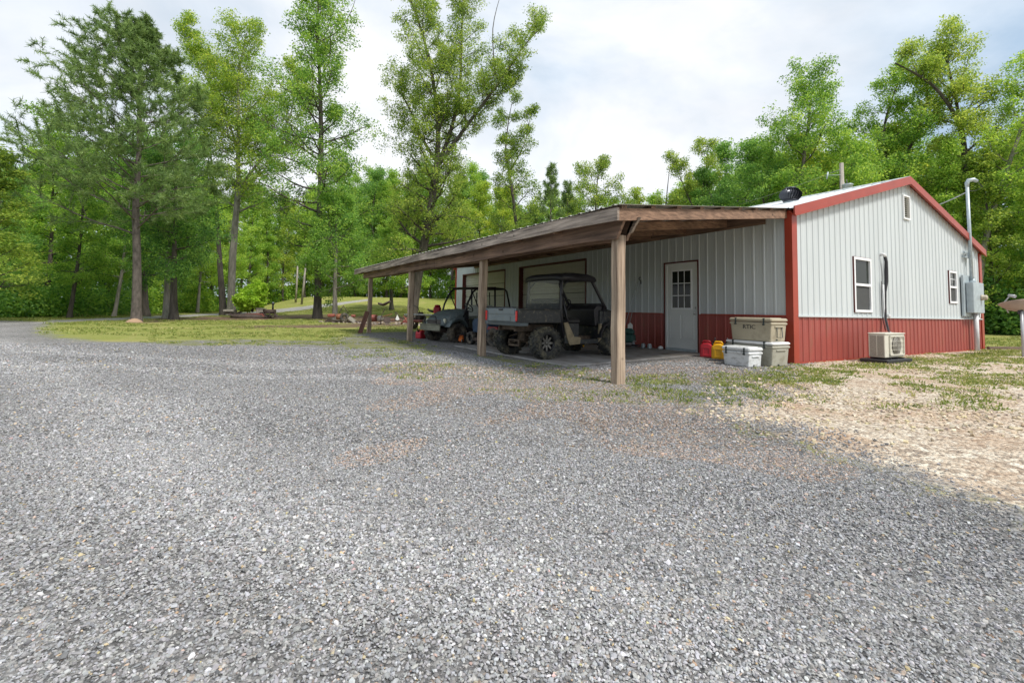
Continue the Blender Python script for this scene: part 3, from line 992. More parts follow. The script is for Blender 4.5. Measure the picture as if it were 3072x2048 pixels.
bld = empty('metal_building', (0, 0, 0), 0, 'long white ribbed metal shop building with red wainscot, red corner trim and low gable roof', 'building')
PL = lambda u, d, z: (-d, u, z)            # long wall under the carport
PG = lambda u, d, z: (u, -d, z)            # gable wall with the windows
PB = lambda u, d, z: (BW + d, u, z)
PE = lambda u, d, z: (u, BL + d, z)
DOOR = (2.165, 3.215, -0.05, 2.235)
GD1 = (11.50, 15.60, -0.05, 2.60)
GD2 = (6.36, 10.36, -0.05, 2.60)
WIN1 = (2.47, 3.29, 1.05, 2.30)
WIN2 = (8.02, 8.60, 1.38, 2.31)
VENT = (5.13, 5.53, 3.47, 4.10)
wl_ = MB()
sheet(wl_, PL, rib_profile(BL), lambda u: WAIN, lambda u: EH, [DOOR, GD1, GD2], 0.0)
sheet(wl_, PG, rib_profile(BW), lambda u: WAIN, lambda u: roofz(u) - 0.03, [WIN1, WIN2, VENT], 0.0)
wl_.build('wall_panels', M['white_metal'], bld, recalc=False)
wb_ = MB()
sheet(wb_, PB, rib_profile(BL), lambda u: WAIN, lambda u: EH, [], 0.0)
sheet(wb_, PE, rib_profile(BW), lambda u: WAIN, lambda u: roofz(u) - 0.03, [], 0.0)
wb_.build('rear_wall_panels', M['white_metal'], bld, recalc=False)
wn_ = MB()
sheet(wn_, PL, rib_profile(BL), lambda u: 0.0, lambda u: WAIN, [DOOR, GD1, GD2], 0.004)
sheet(wn_, PG, rib_profile(BW), lambda u: 0.0, lambda u: WAIN, [], 0.004)
sheet(wn_, PB, rib_profile(BL), lambda u: 0.0, lambda u: WAIN, [], 0.004)
sheet(wn_, PE, rib_profile(BW), lambda u: 0.0, lambda u: WAIN, [], 0.004)
wn_.build('wainscot', M['red_metal'], bld, recalc=False)


# transition strips over the wainscot
for a, c in ((0.12, DOOR[0] - 0.06), (DOOR[1] + 0.06, GD2[0] - 0.06), (GD2[1] + 0.06, GD1[0] - 0.06), (GD1[1] + 0.06, BL - 0.12)):
    part('wainscot_cap', 'red_trim', bld, lambda b, a=a, c=c: b.box((-0.018, (a + c) / 2, WAIN), (0.044, c - a, 0.028)))
part('wainscot_cap', 'white_metal', bld, lambda b: b.box((BW / 2, -0.020, WAIN + 0.004), (BW - 0.26, 0.046, 0.030)))


def corner(b, x, y, sx, sy, h):
    w, t = 0.15, 0.034
    b.box((x + sx * (t / 2), y - sy * (w / 2 - t), h / 2), (t, w, h))
    b.box((x - sx * (w / 2 - 0.0), y + sy * (t / 2), h / 2), (w, t, h))
part('corner_trim', 'red_trim', bld, lambda b: corner(b, 0, 0, -1, -1, EH + 0.0))
part('corner_trim', 'red_trim', bld, lambda b: corner(b, BW, 0, 1, -1, EH - 0.05))
part('corner_trim', 'red_trim', bld, lambda b: corner(b, 0, BL, -1, 1, EH - 0.05))
part('corner_trim', 'red_trim', bld, lambda b: corner(b, BW, BL, 1, 1, EH - 0.05))


def base_trim(b):
    b.box((BW / 2, -0.03, 0.012), (BW - 0.05, 0.02, 0.03))
part('base_trim', 'red_trim', bld, base_trim)


def roof_(b):
    t = 0.03
    n = int(BL / 0.2286)
    for s in (0, 1):
        prof = [(u - BL / 2, d) for u, d in rib_profile(BL + 0.24)]
        y0 = -0.12
        for (u, d), (u2, d2) in zip(prof[:-1], prof[1:]):
            u_, v_ = u + BL / 2 + y0, u2 + BL / 2 + y0
            if s == 0:
                b.add([(-0.10, u_, EH - SLOPE * 0.10 + 0.05 + d), (-0.10, v_, EH - SLOPE * 0.10 + 0.05 + d2), (BW / 2, v_, RH + 0.05 + d2), (BW / 2, u_, RH + 0.05 + d)], [(0, 1, 2, 3)])
            else:
                b.add([(BW + 0.10, u_, EH - SLOPE * 0.10 + 0.05 + d), (BW + 0.10, v_, EH - SLOPE * 0.10 + 0.05 + d2), (BW / 2, v_, RH + 0.05 + d2), (BW / 2, u_, RH + 0.05 + d)], [(0, 1, 2, 3)])
    b.add([(-0.1, -0.12, EH - SLOPE * .1 + .02), (BW / 2, -0.12, RH + .02), (BW / 2, BL + .12, RH + .02), (-.1, BL + .12, EH - SLOPE * .1 + .02)], [(0, 1, 2, 3)])
    b.add([(BW + 0.1, -0.12, EH - SLOPE * .1 + .02), (BW / 2, -0.12, RH + .02), (BW / 2, BL + .12, RH + .02), (BW + .1, BL + .12, EH - SLOPE * .1 + .02)], [(0, 1, 2, 3)])
roof = part('roof', 'roof_metal', bld, roof_)
part('ridge_cap', 'roof_metal', roof, lambda b: b.prism([(BW / 2 - 0.2, RH + 0.075 - SLOPE * .2), (BW / 2, RH + 0.09), (BW / 2 + 0.2, RH + 0.075 - SLOPE * .2), (BW / 2 + 0.2, RH + 0.06 - SLOPE * .2), (BW / 2, RH + 0.072), (BW / 2 - 0.2, RH + 0.06 - SLOPE * .2)], -0.125, BL + 0.125))


def rake(b, yy):
    for s in (0, 1):
        X = (lambda x: x) if s == 0 else (lambda x: BW - x)
        zt = lambda x: EH + SLOPE * x + 0.085
        for (dz0, dz1, y0, y1) in ((-0.20, 0, -0.135, -0.105), (-0.205, -0.175, -0.148, -0.135)):
            y0, y1 = (y0, y1) if yy == 0 else (BL - y1, BL - y0)
            xa, xb = -0.10, BW / 2
            b.hexa([(X(xa), y0, zt(xa) + dz0), (X(xb), y0, zt(xb) + dz0), (X(xb), y1, zt(xb) + dz0), (X(xa), y1, zt(xa) + dz0)],
                   [(X(xa), y0, zt(xa) + dz1), (X(xb), y0, zt(xb) + dz1), (X(xb), y1, zt(xb) + dz1), (X(xa), y1, zt(xa) + dz1)])
        # soffit return to the wall
        y0, y1 = (-0.105, -0.001) if yy == 0 else (BL + 0.001, BL + 0.105)
        xa, xb = -0.09, BW / 2
        b.hexa([(X(xa), y0, zt(xa) - .19), (X(xb), y0, zt(xb) - .19), (X(xb), y1, zt(xb) - .10), (X(xa), y1, zt(xa) - .10)],
               [(X(xa), y0, zt(xa) - .17), (X(xb), y0, zt(xb) - .17), (X(xb), y1, zt(xb) - .08), (X(xa), y1, zt(xa) - .08)])
part('rake_trim', 'red_trim', bld, lambda b: rake(b, 0))
part('rake_trim', 'red_trim', bld, lambda b: rake(b, 1))
part('eave_trim', 'red_trim', bld, lambda b: b.box((BW + 0.11, BL / 2, EH + 0.0), (0.02, BL + 0.2, 0.13)))


# entry door
def frame_rect(b, P, r, w, t0, t1, bottom=False):
    u0, u1, z0, z1 = r
    def bx(a0, a1, c0, c1):
        p = P(a0, t0, c0); q = P(a1, t1, c1)
        b.box(((p[0] + q[0]) / 2, (p[1] + q[1]) / 2, (p[2] + q[2]) / 2), (abs(p[0] - q[0]), abs(p[1] - q[1]), abs(p[2] - q[2])))
    bx(u0, u0 + w, z0, z1); bx(u1 - w, u1, z0, z1); bx(u0 + w, u1 - w, z1 - w, z1)
    if bottom: bx(u0 + w, u1 - w, z0, z0 + w)


dr = part('entry_door', 'door_white', bld, lambda b: b.box((0.035, 2.69, 1.12), (0.045, 0.93, 2.06)), 'white half glazed entry door')
part('door_casing', 'door_white', dr, lambda b: frame_rect(b, PL, (2.20, 3.18, 0.0, 2.20), 0.05, -0.06, 0.012))
part('door_trim', 'trim_dark', dr, lambda b: frame_rect(b, PL, (2.165, 3.215, 0.0, 2.235), 0.034, -0.06, 0.032))
part('threshold', 'galv', dr, lambda b: b.box((0.0, 2.69, 0.055), (0.13, 0.87, 0.07)))


def dpan(b):
    for yc in (2.49, 2.89):
        b.prism([(yc - 0.14, 0.35), (yc + 0.14, 0.35), (yc + 0.14, 0.88), (yc - 0.14, 0.88)], 0.012, 0.004, axis='x')
        frame_rect(b, PL, (yc - 0.16, yc + 0.16, 0.33, 0.90), 0.018, -0.013, -0.001, True)
part('door_panel', 'door_white', dr, dpan)
part('door_glass', 'glass', dr, lambda b: b.box((0.008, 2.69, 1.54), (0.012, 0.58, 0.93)))


def mun(b):
    frame_rect(b, PL, (2.38, 3.00, 1.05, 2.03), 0.035, -0.012, 0.004, True)
    for k in (1, 2):
        b.box((-0.001, 2.415 + 0.55 * k / 3, 1.54), (0.008, 0.018, 0.91))
        b.box((-0.0025, 2.69, 1.085 + 0.91 * k / 3), (0.008, 0.55, 0.018))
part('muntins', 'vinyl', dr, mun)


def knob(b):
    b.lathe([(0.03, 0), (0.03, 0.012), (0.012, 0.015), (0.012, 0.04), (0.028, 0.05), (0.03, 0.065), (0.02, 0.078), (0, 0.08)], 12, Matrix.Translation((0.010, 2.265, 0.95)) @ Matrix.Rotation(-math.pi / 2, 4, 'Y'))
part('door_handle', 'chrome', dr, knob)
part('deadbolt', 'chrome', dr, lambda b: b.lathe([(0.026, 0), (0.026, 0.02), (0, 0.022)], 12, Matrix.Translation((0.010, 2.265, 1.09)) @ Matrix.Rotation(-math.pi / 2, 4, 'Y')))


# garage doors
def garage(gd, lab):
    def slabs(b):
        n = 5
        h = (gd[3] - 0.0) / n
        for k in range(n):
            z0 = k * h
            b.box((0.17, (gd[0] + gd[1]) / 2, z0 + h / 2), (0.04, gd[1] - gd[0] - 0.02, h - 0.02), None, 0.010)
            for q in (0.28, 0.5, 0.72):
                b.box((0.140, (gd[0] + gd[1]) / 2, z0 + h * q), (0.024, gd[1] - gd[0] - 0.06, 0.05), None, .008)
    g = part('garage_door', 'garage_white', bld, slabs, lab)
    part('jamb', 'trim_dark', g, lambda b: frame_rect(b, PL, (gd[0] - 0.03, gd[1] + 0.03, 0, gd[3] + 0.03), 0.05, -0.15, 0.03))
garage(GD1, 'cream sectional garage door at the far end of the long wall')
garage(GD2, 'cream sectional garage door behind the black utility vehicle')


# windows
def window(r, lab, grid):
    u0, u1, z0, z1 = r
    zm = (z0 + z1) / 2
    w = part('window', 'vinyl', bld, lambda b: (frame_rect(b, PG, r, 0.055, -0.05, 0.036, True), b.box(((u0 + u1) / 2, -0.008, zm), (u1 - u0 - 0.11, 0.05, 0.055))), lab)
    part('upper_pane', 'glass', w, lambda b: b.box(((u0 + u1) / 2, 0.012, (zm + z1) / 2), (u1 - u0 - 0.11, 0.012, z1 - zm - 0.08)))
    part('insect_screen', 'screen', w, lambda b: b.box(((u0 + u1) / 2, 0.004, (zm + z0) / 2), (u1 - u0 - 0.11, 0.008, zm - z0 - 0.08)))
    part('window_trim', 'trim_dark', w, lambda b: frame_rect(b, PG, (u0 - 0.008, u1 + 0.008, z0 - 0.008, z1 + 0.008), 0.008, -0.05, 0.03, True))
    if grid:
        part('muntins', 'vinyl', w, lambda b: (b.box(((u0 + u1) / 2, 0.002, (zm + z1) / 2), (0.014, 0.008, z1 - zm - 0.08)), b.box(((u0 + u1) / 2, 0.0045, (zm + z1) / 2), (u1 - u0 - 0.11, 0.008, 0.014))))
window(WIN1, 'larger single hung white window in the gable wall', False)
window(WIN2, 'small white window with a divided upper sash near the meter box', True)


def louv(b):
    u0, u1, z0, z1 = VENT
    n = 10
    for k in range(n):
        z = z0 + 0.04 + (z1 - z0 - 0.08) * (k + .5) / n
        b.box(((u0 + u1) / 2, -0.022, z), (u1 - u0 - 0.06, 0.026, 0.006), Matrix.Rotation(R(35), 4, 'X'))
gv = part('gable_vent', 'vinyl', bld, lambda b: frame_rect(b, PG, VENT, 0.035, -0.03, 0.045, True))
part('louvres', 'ac', gv, louv)
part('vent_back', 'black', gv, lambda b: b.box(((VENT[0] + VENT[1]) / 2, 0.03, (VENT[2] + VENT[3]) / 2), (VENT[1] - VENT[0], 0.01, VENT[3] - VENT[2])))


# black box stands in for the dark interior, so windows do not look through
part('inner_dark_box', 'black', bld, lambda b: b.box((BW / 2, BL / 2, 1.5), (BW - 0.5, BL - 0.5, 2.9)))


def turbine(b):
    T = Matrix.Translation((tvx, tvy, tvz))
    b.lathe([(0.17, 0.10), (0.19, 0.12), (0.19, 0.14), (0.0, 0.14)], 20, T)
    b.lathe([(0.20, 0.44), (0.12, 0.49), (0.0, 0.50)], 20, T)
    for k in range(24):
        a = 2 * math.pi * k / 24
        pts = []
        for j in range(7):
            t = j / 6
            rr = 0.18 + 0.10 * math.sin(math.pi * t)
            aa = a + 0.30 * t
            pts.append((rr, aa, 0.13 + 0.32 * t))
        vs = []
        for rr, aa, z in pts:
            vs.append((tvx + rr * math.cos(aa), tvy + rr * math.sin(aa), tvz + z))
            vs.append((tvx + (rr - 0.045) * math.cos(aa + 0.28), tvy + (rr - 0.045) * math.sin(aa + 0.28), tvz + z))
        b.add(vs, [(2 * j, 2 * j + 1, 2 * j + 3, 2 * j + 2) for j in range(6)])
tvx, tvy = 3.4, 1.85
tvz = EH + SLOPE * tvx - 0.04
tb = part('roof_turbine', 'vent_black', bld, turbine, 'black spinning turbine vent on the near roof slope')
part('turbine_base', 'galv', tb, lambda b: b.lathe([(0.17, -0.02), (0.17, 0.11)], 20, Matrix.Translation((tvx, tvy, tvz))))

# line hook on the long wall
hook = empty('wall_hook', (0, 4.02, 1.84), 0, 'small black hook with two thin rods leaning under it on the shaded white wall', 'hook')
part('hook', 'black', hook, lambda b: b.tube([(-0.01, 0, 0.06), (-0.06, 0, 0.07), (-0.08, 0.01, 0.03), (-0.04, -0.02, -0.04), (-0.03, -0.02, -0.12)], 0.014, 6))
rods = MB()
rods.tube([(-0.30, 0.52, -1.80), (-0.03, 0.12, -0.10)], 0.007, 5)
rods.tube([(-0.26, 0.36, -1.80), (-0.03, 0.04, -0.02)], 0.006, 5)
rods.build('rod', M['galv'], hook)

# ------------------------------------------------------------------ carport
cp = empty('carport', (-5.15, -0.5, 0), 0, 'long open timber carport roof on four square posts along the building', 'carport')
CO = Vector((5.15, 0.5, 0))           # child coordinates = world + CO


def cw(p): return (p[0] + CO.x, p[1] + CO.y, p[2] + CO.z)


CZ0, CX0 = 3.10, -0.03                # where the lean-to roof meets the wall
CX1, CZ1 = -5.40, 2.31                # outer top of the roof
CS = (CZ0 - CZ1) / (CX0 - CX1)
CY0, CY1 = -0.80, 14.3


def cz(x, y=-0.8):
    t = (x - CX1) / (CX0 - CX1)
    return CZ1 + (CZ0 - CZ1) * t + 0.0095 * (y + 0.8) * (1 - t)


def csk(x, y):
    """the near roof edge runs back towards the corner post"""
    return y + 0.86 * (x - CX1) / (CX0 - CX1) * max(0.0, 1 - (y - CY0) / (CY1 - CY0))


def wobble(y):
    return 0.010 * math.sin(y * 1.1) + 0.006 * math.sin(y * 2.9 + 1) + 0.0095 * (y + 0.8)


for i, (yy, sz) in enumerate(((-0.47, 0.145), (3.53, 0.145), (8.15, 0.145), (12.95, 0.145))):
    def pst(b, yy=yy, sz=sz):
        pts = []
        h = sz / 2
        T = Matrix.Translation(Vector(cw((-5.08, yy, 0))))
        zt = 1.98 + 0.0095 * (yy + 0.8)
        n = 8
        for k in range(n + 1):
            z = -0.05 + (zt + 0.05) * k / n
            w = 0.006 * math.sin(k * 1.7 + i * 2)
            c = 0.014
            pts.append([(-h + c + w, -h, z), (h - c + w, -h, z), (h + w, -h + c, z), (h + w, h - c, z), (h - c + w, h, z), (-h + c + w, h, z), (-h + w, h - c, z), (-h + w, -h + c, z)])
        vs = [p for r__ in pts for p in r__]
        fs = []
        for k in range(n):
            for j in range(8):
                a = k * 8 + j; b2 = k * 8 + (j + 1) % 8
                fs.append((a, b2, b2 + 8, a + 8))
        fs.append(tuple(range(n * 8, n * 8 + 8)))
        b.add(vs, fs, False, T)
    part('post', 'wood_post', cp, pst)


def longboard(b, x0, x1, z0, z1, y0, y1, skew=0.0, cut=0.0):
    n = 16
    vs = []
    for k in range(n + 1):
        y = y0 + (y1 - y0) * k / n
        w = wobble(y)
        yo = y
        vs += [(x0, yo + (cut if k == 0 else 0), z0 + w), (x1, yo + (cut if k == 0 else 0), z0 + w), (x1, yo, z1 + w), (x0, yo, z1 + w)]
    fs = [(3, 2, 1, 0), tuple(n * 4 + q for q in range(4))]
    for k in range(n):
        for j in range(4):
            a = k * 4 + j; b2 = k * 4 + (j + 1) % 4
            fs.append((a, b2, b2 + 4, a + 4))
    b.add([cw(v) for v in vs], fs)


part('beam', 'wood_beam', cp, lambda b: (longboard(b, -5.21, -5.165, 1.93, 2.20, -0.72, 6.0, cut=0.16), longboard(b, -5.211, -5.166, 1.93, 2.20, 6.01, 13.6)), 'outer carrying beam of doubled planks')
part('beam', 'wood_beam', cp, lambda b: longboard(b, -5.00, -4.955, 1.93, 2.19, -0.68, 13.6, cut=0.16))
part('fascia_board', 'wood_fascia', cp, lambda b: (longboard(b, -5.415, -5.38, 2.12, 2.285, CY0, 5.2), longboard(b, -5.416, -5.381, 2.12, 2.285, 5.205, 10.6), longboard(b, -5.415, -5.38, 2.12, 2.285, 10.605, CY1 - 0.01)))


def rafter(b, y, w=0.04, h=0.16, x0=-5.375, x1=-0.03):
    vs = []
    for yy in (y, y + w):
        ya, yb = csk(x0, yy), csk(x1, yy)
        vs += [cw((x0, ya, cz(x0, yy) - 0.045 - h)), cw((x1, yb, cz(x1, yy) - 0.045 - h)), cw((x1, yb, cz(x1, yy) - 0.048)), cw((x0, ya, cz(x0, yy) - 0.048))]
    b.add(vs, [(3, 2, 1, 0), (4, 5, 6, 7), (0, 1, 5, 4), (1, 2, 6, 5), (2, 3, 7, 6), (3, 0, 4, 7)])


part('end_rafter', 'wood_cross', cp, lambda b: rafter(b, CY0 + 0.005))
for k in range(1, 13):
    part('rafter', 'wood_cross', cp, lambda b: rafter(b, CY0 + 0.2 + k * 1.19))


def purl(x):
    def f(b):
        vs = []
        for y in (CY0 + 0.002, CY1):
            z = cz(x, y)
            y = csk(x, y)
            for dx, dz in ((-0.045, -0.046), (0.045, -0.046), (0.045, -0.008), (-0.045, -0.008)):
                vs.append(cw((x + dx, y, z + dz + CS * dx)))
        b.add(vs, [(3, 2, 1, 0), (4, 5, 6, 7), (0, 1, 5, 4), (1, 2, 6, 5), (2, 3, 7, 6), (3, 0, 4, 7)])
    return f
for k in range(9):
    part('purlin', 'wood_beam', cp, purl(-5.27 + k * 0.645))
part('wall_plate', 'wood_beam', cp, lambda b: b.box(cw((-0.055, (CY1 + 0.1) / 2 + 0.2, cz(-0.05) - 0.16)), (0.04, CY1 - 0.5, 0.19)))


def croof(b):
    prof = rib_profile(CY1 - CY0 + 0.10)
    for (u, d), (u2, d2) in zip(prof[:-1], prof[1:]):
        ya, yb = CY0 - 0.05 + u, CY0 - 0.05 + u2
        xa, xb = CX1 - 0.03, CX0
        d, d2 = d * .75 - .004, d2 * .75 - .004
        b.add([cw((xa, csk(xa, ya), cz(xa, ya) + d)), cw((xa, csk(xa, yb), cz(xa, yb) + d2)), cw((xb, csk(xb, yb), cz(xb, yb) + d2)), cw((xb, csk(xb, ya), cz(xb, ya) + d))], [(0, 1, 2, 3)])
cr_ = part('roof_sheet', pmat('weathered_sheet', (0.36, 0.35, 0.32), 0.5, 0.3, 0.15, 3), cp, croof)
md = cr_.modifiers.new('thick', 'SOLIDIFY'); md.thickness = 0.004; md.offset = -1

# knee brace at the near post
def brace(b):
    vs = [(-5.0, -0.52, 1.985), (-5.0, -0.62, 2.02), (-5.0, -0.84 + 0.07, 2.20), (-5.0, -0.64, 2.20)]
    o_ = [cw(v) for v in vs] + [cw((v[0] + 0.04, v[1], v[2])) for v in vs]
    b.add(o_, [(0, 1, 2, 3), (7, 6, 5, 4), (0, 4, 5, 1), (1, 5, 6, 2), (2, 6, 7, 3), (3, 7, 4, 0)])
part('brace', 'wood_fascia', cp, brace)

# ------------------------------------------------------------------ slab, boards
slab = MB()
slab.hexa([(-4.55, 1.28, -0.05), (0.0, 1.95, -0.05), (0.0, 6.2, -0.05), (-4.6, 6.0, -0.05)], [(-4.55, 1.30, 0.022), (0.0, 1.97, 0.03), (0.0, 6.2, 0.03), (-4.6, 6.0, 0.02)])
so = slab.build('parking_slab', M['concrete']); so['kind'] = 'structure'


lb = MB()
lb.box((0, 0, 0.42), (0.16, 0.035, 0.86), None, 0.004)
lbo = lb.build('leaning_board', M['wood_old'])
lbo.location = (-5.48, 12.62, 0.0); lbo.rotation_euler = (R(3), R(17), R(-25))
tag(lbo, 'short dark reddish board leaning against the farthest carport post', 'board')

tm = MB()
tm.box((0, 0, 0.045), (1.5, 0.09, 0.09), None, 0.008)
tmo = tm.build('landscape_timber', M['timber'])
tmo.location = (11.5, -0.35, 0.0); tmo.rotation_euler = (0, 0, R(-22))
tag(tmo, 'weathered timber lying on the ground off the right corner of the building', 'timber')


# ------------------------------------------------------------------ trees
class Tree:
    """skeleton of tapered limbs plus leaf cards at the twigs; local frame, base at the origin"""

    def __init__(s, seed):
        s.r = np.random.default_rng(seed)
        s.paths = []           # (points, radii, sides)
        s.cl = []              # leaf cluster centres
        s.cd = []              # cluster directions

    def path(s, p0, d, L, r0, r1, n, wob, up, sides):
        r = s.r
        pts = [np.array(p0, float)]
        d = np.array(d, float); d /= np.linalg.norm(d)
        for i in range(n):
            d = d + r.normal(0, wob, 3) + np.array([0, 0, up])
            d /= np.linalg.norm(d)
            pts.append(pts[-1] + d * L / n)
        rs = np.linspace(r0, r1, n + 1)
        s.paths.append((pts, rs, sides))
        return pts, rs, d

    def limb(s, p0, d, L, r0, level, cfg):
        n = 6 if level == 0 else (4 if level == 1 else 2)
        pts, rs, de = s.path(p0, d, L, r0, r0 * (0.25 if level < 2 else 0.4), n, cfg['wob'], cfg['up'], 5 if level == 0 else 3)
        r = s.r
        if level >= 2:
            for t in (0.4, 0.75, 1.0):
                k = t * n
                i = min(n - 1, int(k)); q = pts[i] + (pts[i + 1] - pts[i]) * (k - i)
                s.cl.append(q); s.cd.append(de)
            return
        nb = cfg['nb'][level]
        nb = max(2, int(round(nb * (0.6 + 0.4 * L / cfg['Lref']))))
        a0 = r.uniform(0, 6.28)
        for j in range(nb):
            t = cfg['t0'] + (1 - cfg['t0']) * (j + r.uniform(0.1, 0.9)) / nb
            k = t * n; i = min(n - 1, int(k)); q = pts[i] + (pts[i + 1] - pts[i]) * (k - i)
            dd = pts[i + 1] - pts[i]; dd = dd / np.linalg.norm(dd)
            a = a0 + j * 2.4 + r.normal(0, 0.3)
            ref = np.array([0, 0, 1.0]) if abs(dd[2]) < 0.9 else np.array([1.0, 0, 0])
            u = np.cross(dd, ref); u /= np.linalg.norm(u); w = np.cross(dd, u)
            side = u * math.cos(a) + w * math.sin(a) * 0.75
            ang = R(r.uniform(35, 62))
            nd = dd * math.cos(ang) + side * math.sin(ang)
            s.limb(q, nd, L * r.uniform(0.34, 0.55) * (1.15 - 0.5 * t), max(0.008, r0 * (1 - 0.7 * t) * 0.5), level + 1, cfg)
        s.cl.append(pts[-1]); s.cd.append(de)

    def leader(s, pts, r0, r1, sides=9):
        pts = [np.array(p, float) for p in pts]
        # resample smoothly
        out = []
        P = [pts[0]] + pts + [pts[-1]]
        for i in range(1, len(P) - 2):
            for k in range(4):
                t = k / 4
                out.append(0.5 * ((2 * P[i]) + (-P[i - 1] + P[i + 1]) * t + (2 * P[i - 1] - 5 * P[i] + 4 * P[i + 1] - P[i + 2]) * t * t + (-P[i - 1] + 3 * P[i] - 3 * P[i + 1] + P[i + 2]) * t ** 3))
        out.append(pts[-1])
        n = len(out)
        rs = np.linspace(r0, r1, n)
        s.paths.append((out, rs, sides))
        return out, rs

    def clothe(s, out, rs, zb, zt, nlimb, lfun, cfg, elev=(25, 60), az=None):
        """spawn limbs along a leader between heights"""
        r = s.r
        zs = np.array([p[2] for p in out])
        a = r.uniform(0, 6.28)
        for j in range(nlimb):
            z = zb + (min(zt, zs[-1]) - zb) * ((j + r.uniform(0, 1)) / nlimb)
            i = int(np.searchsorted(zs, z)) - 1
            i = max(0, min(len(out) - 2, i))
            t = (z - zs[i]) / max(1e-3, zs[i + 1] - zs[i]); t = min(1, max(0, t))
            q = out[i] + (out[i + 1] - out[i]) * t
            a += 2.4 + r.normal(0, 0.25)
            frac = (z - zb) / max(0.1, (zt - zb))
            el = R(elev[0] + (elev[1] - elev[0]) * frac + r.normal(0, 7))
            L = lfun(frac, a) * r.uniform(0.75, 1.15)
            d = (math.cos(a) * math.cos(el), math.sin(a) * math.cos(el), math.sin(el))
            s.limb(q, d, L, max(0.02, rs[i] * 0.42), 0, cfg)

    def wood(s, name, mat, flare=0.0, ridge=True):
        V, F = [], []
        o = 0
        for pi, (pts, rs, n) in enumerate(s.paths):
            pts = np.array(pts)
            m = len(pts)
            tng = np.gradient(pts, axis=0)
            tng /= (np.linalg.norm(tng, axis=1)[:, None] + 1e-9)
            ref = np.array([1.0, 0.13, 0.05]) if abs(tng[0][0]) < 0.8 else np.array([0, 1.0, 0.1])
            u = ref - tng * (tng @ ref)[:, None]; u /= np.linalg.norm(u, axis=1)[:, None]
            w = np.cross(tng, u)
            an = np.linspace(0, 2 * np.pi, n, endpoint=False)
            rad = np.array(rs)[:, None] * np.ones(n)[None]
            if pi == 0 and flare:
                fl = 1 + flare * np.exp(-pts[:, 2:3] / 0.5) * (1 + 0.35 * np.sin(an * 3 + 1)[None])
                rad = rad * fl
            if n >= 8:
                rad = rad * (1 + 0.05 * np.sin(an * 2 + 0.4)[None] + s.r.normal(0, 0.03, rad.shape))
            ring = pts[:, None] + rad[..., None] * (np.cos(an)[None, :, None] * u[:, None] + np.sin(an)[None, :, None] * w[:, None])
            V.append(ring.reshape(-1, 3))
            i0 = np.arange(m - 1)[:, None] * n + np.arange(n)[None]
            i1 = np.arange(m - 1)[:, None] * n + (np.arange(n)[None] + 1) % n
            F.append(np.stack([i0, i1, i1 + n, i0 + n], -1).reshape(-1, 4) + o)
            o += m * n
        me = npmesh(name, np.concatenate(V), np.concatenate(F), 4, mat, smooth=True)
        return me

    def leaves(s, name, mat, per, rad, size, flat=0.6, thin=1.0, aspect=0.55, drop=0.0, tintmu=0.5, tintsd=0.2, fold=True):
        r = s.r
        C = np.array(s.cl)
        if thin < 1: C = C[r.uniform(0, 1, len(C)) < thin]
        n = len(C) * per
        cc = np.repeat(C, per, axis=0)
        g = r.normal(0, 1, (n, 3)); g *= (rad * r.uniform(0.3, 1.0, (n, 1)) / (np.linalg.norm(g, axis=1)[:, None] + 1e-6))
        g[:, 2] = g[:, 2] * flat - drop
        P = cc + g
        nn = r.normal(0, 0.85, (n, 3)); nn[:, 2] += 0.7
        nn /= np.linalg.norm(nn, axis=1)[:, None]
        a = r.normal(0, 1, (n, 3)) + g * 1.2 / rad; a -= nn * (a * nn).sum(1)[:, None]; a /= (np.linalg.norm(a, axis=1)[:, None] + 1e-9)
        b = np.cross(nn, a)
        L = size * r.uniform(0.6, 1.35, (n, 1)); W = L * aspect
        v0 = P - a * L * .5; v2 = P + a * L * .5 - nn * L * 0.18
        v1 = P + b * W * .5 + a * L * .05; v3 = P - b * W * .5 + a * L * .05
        V = np.stack([v0, v1, v2, v3], 1).reshape(-1, 3)
        F = np.arange(n * 4).reshape(-1, 4)
        tc_ = np.repeat(r.normal(0, tintsd, len(C)), per)
        tint = np.clip(tintmu + tc_ + r.normal(0, tintsd * 0.7, n), 0, 1)
        return npmesh(name, V, F, 4, mat, tint)

    def needles(s, name, mat, per, L, tintmu=0.5):
        """long needle tufts fanned round the twig direction"""
        r = s.r
        C = np.array(s.cl); Dd = np.array(s.cd)
        n = len(C) * per
        cc = np.repeat(C, per, 0); dd = np.repeat(Dd, per, 0)
        cc = cc - dd * r.uniform(0, 0.38, (n, 1))
        k = r.normal(0, 1, (n, 3)) * 0.85 + dd * 0.45 + np.array([0, 0, 0.1]); k /= np.linalg.norm(k, axis=1)[:, None]
        sd = np.cross(k, r.normal(0, 1, (n, 3))); sd /= np.linalg.norm(sd, axis=1)[:, None]
        ll = L * r.uniform(0.6, 1.15, (n, 1)); w = 0.014
        V = np.stack([cc - sd * w, cc + sd * w, cc + k * ll + sd * w * .3, cc + k * ll - sd * w * .3], 1).reshape(-1, 3)
        tint = np.clip(tintmu + np.repeat(r.normal(0, 0.18, len(C)), per) + r.normal(0, 0.1, n), 0, 1)
        return npmesh(name, V, np.arange(n * 4).reshape(-1, 4), 4, mat, tint)


CAM_ROT = math.atan2(RGT.y, RGT.x)     # local x of a hero tree runs to the photograph's right


def place(name, wood_me, leaf_me, loc, rz, sc, label, cat='tree', group=None):
    t = empty(name, loc, rz, label, cat, group)
    t.scale = sc if hasattr(sc, '__len__') else (sc, sc, sc)
    for nm, me in (('trunk', wood_me), ('crown', leaf_me)):
        if me is None: continue
        o = bpy.data.objects.new(nm, me); COL.objects.link(o); o.parent = t
    return t


CFG = dict(wob=0.13, up=0.05, nb=(8, 5), t0=0.18, Lref=4.0)


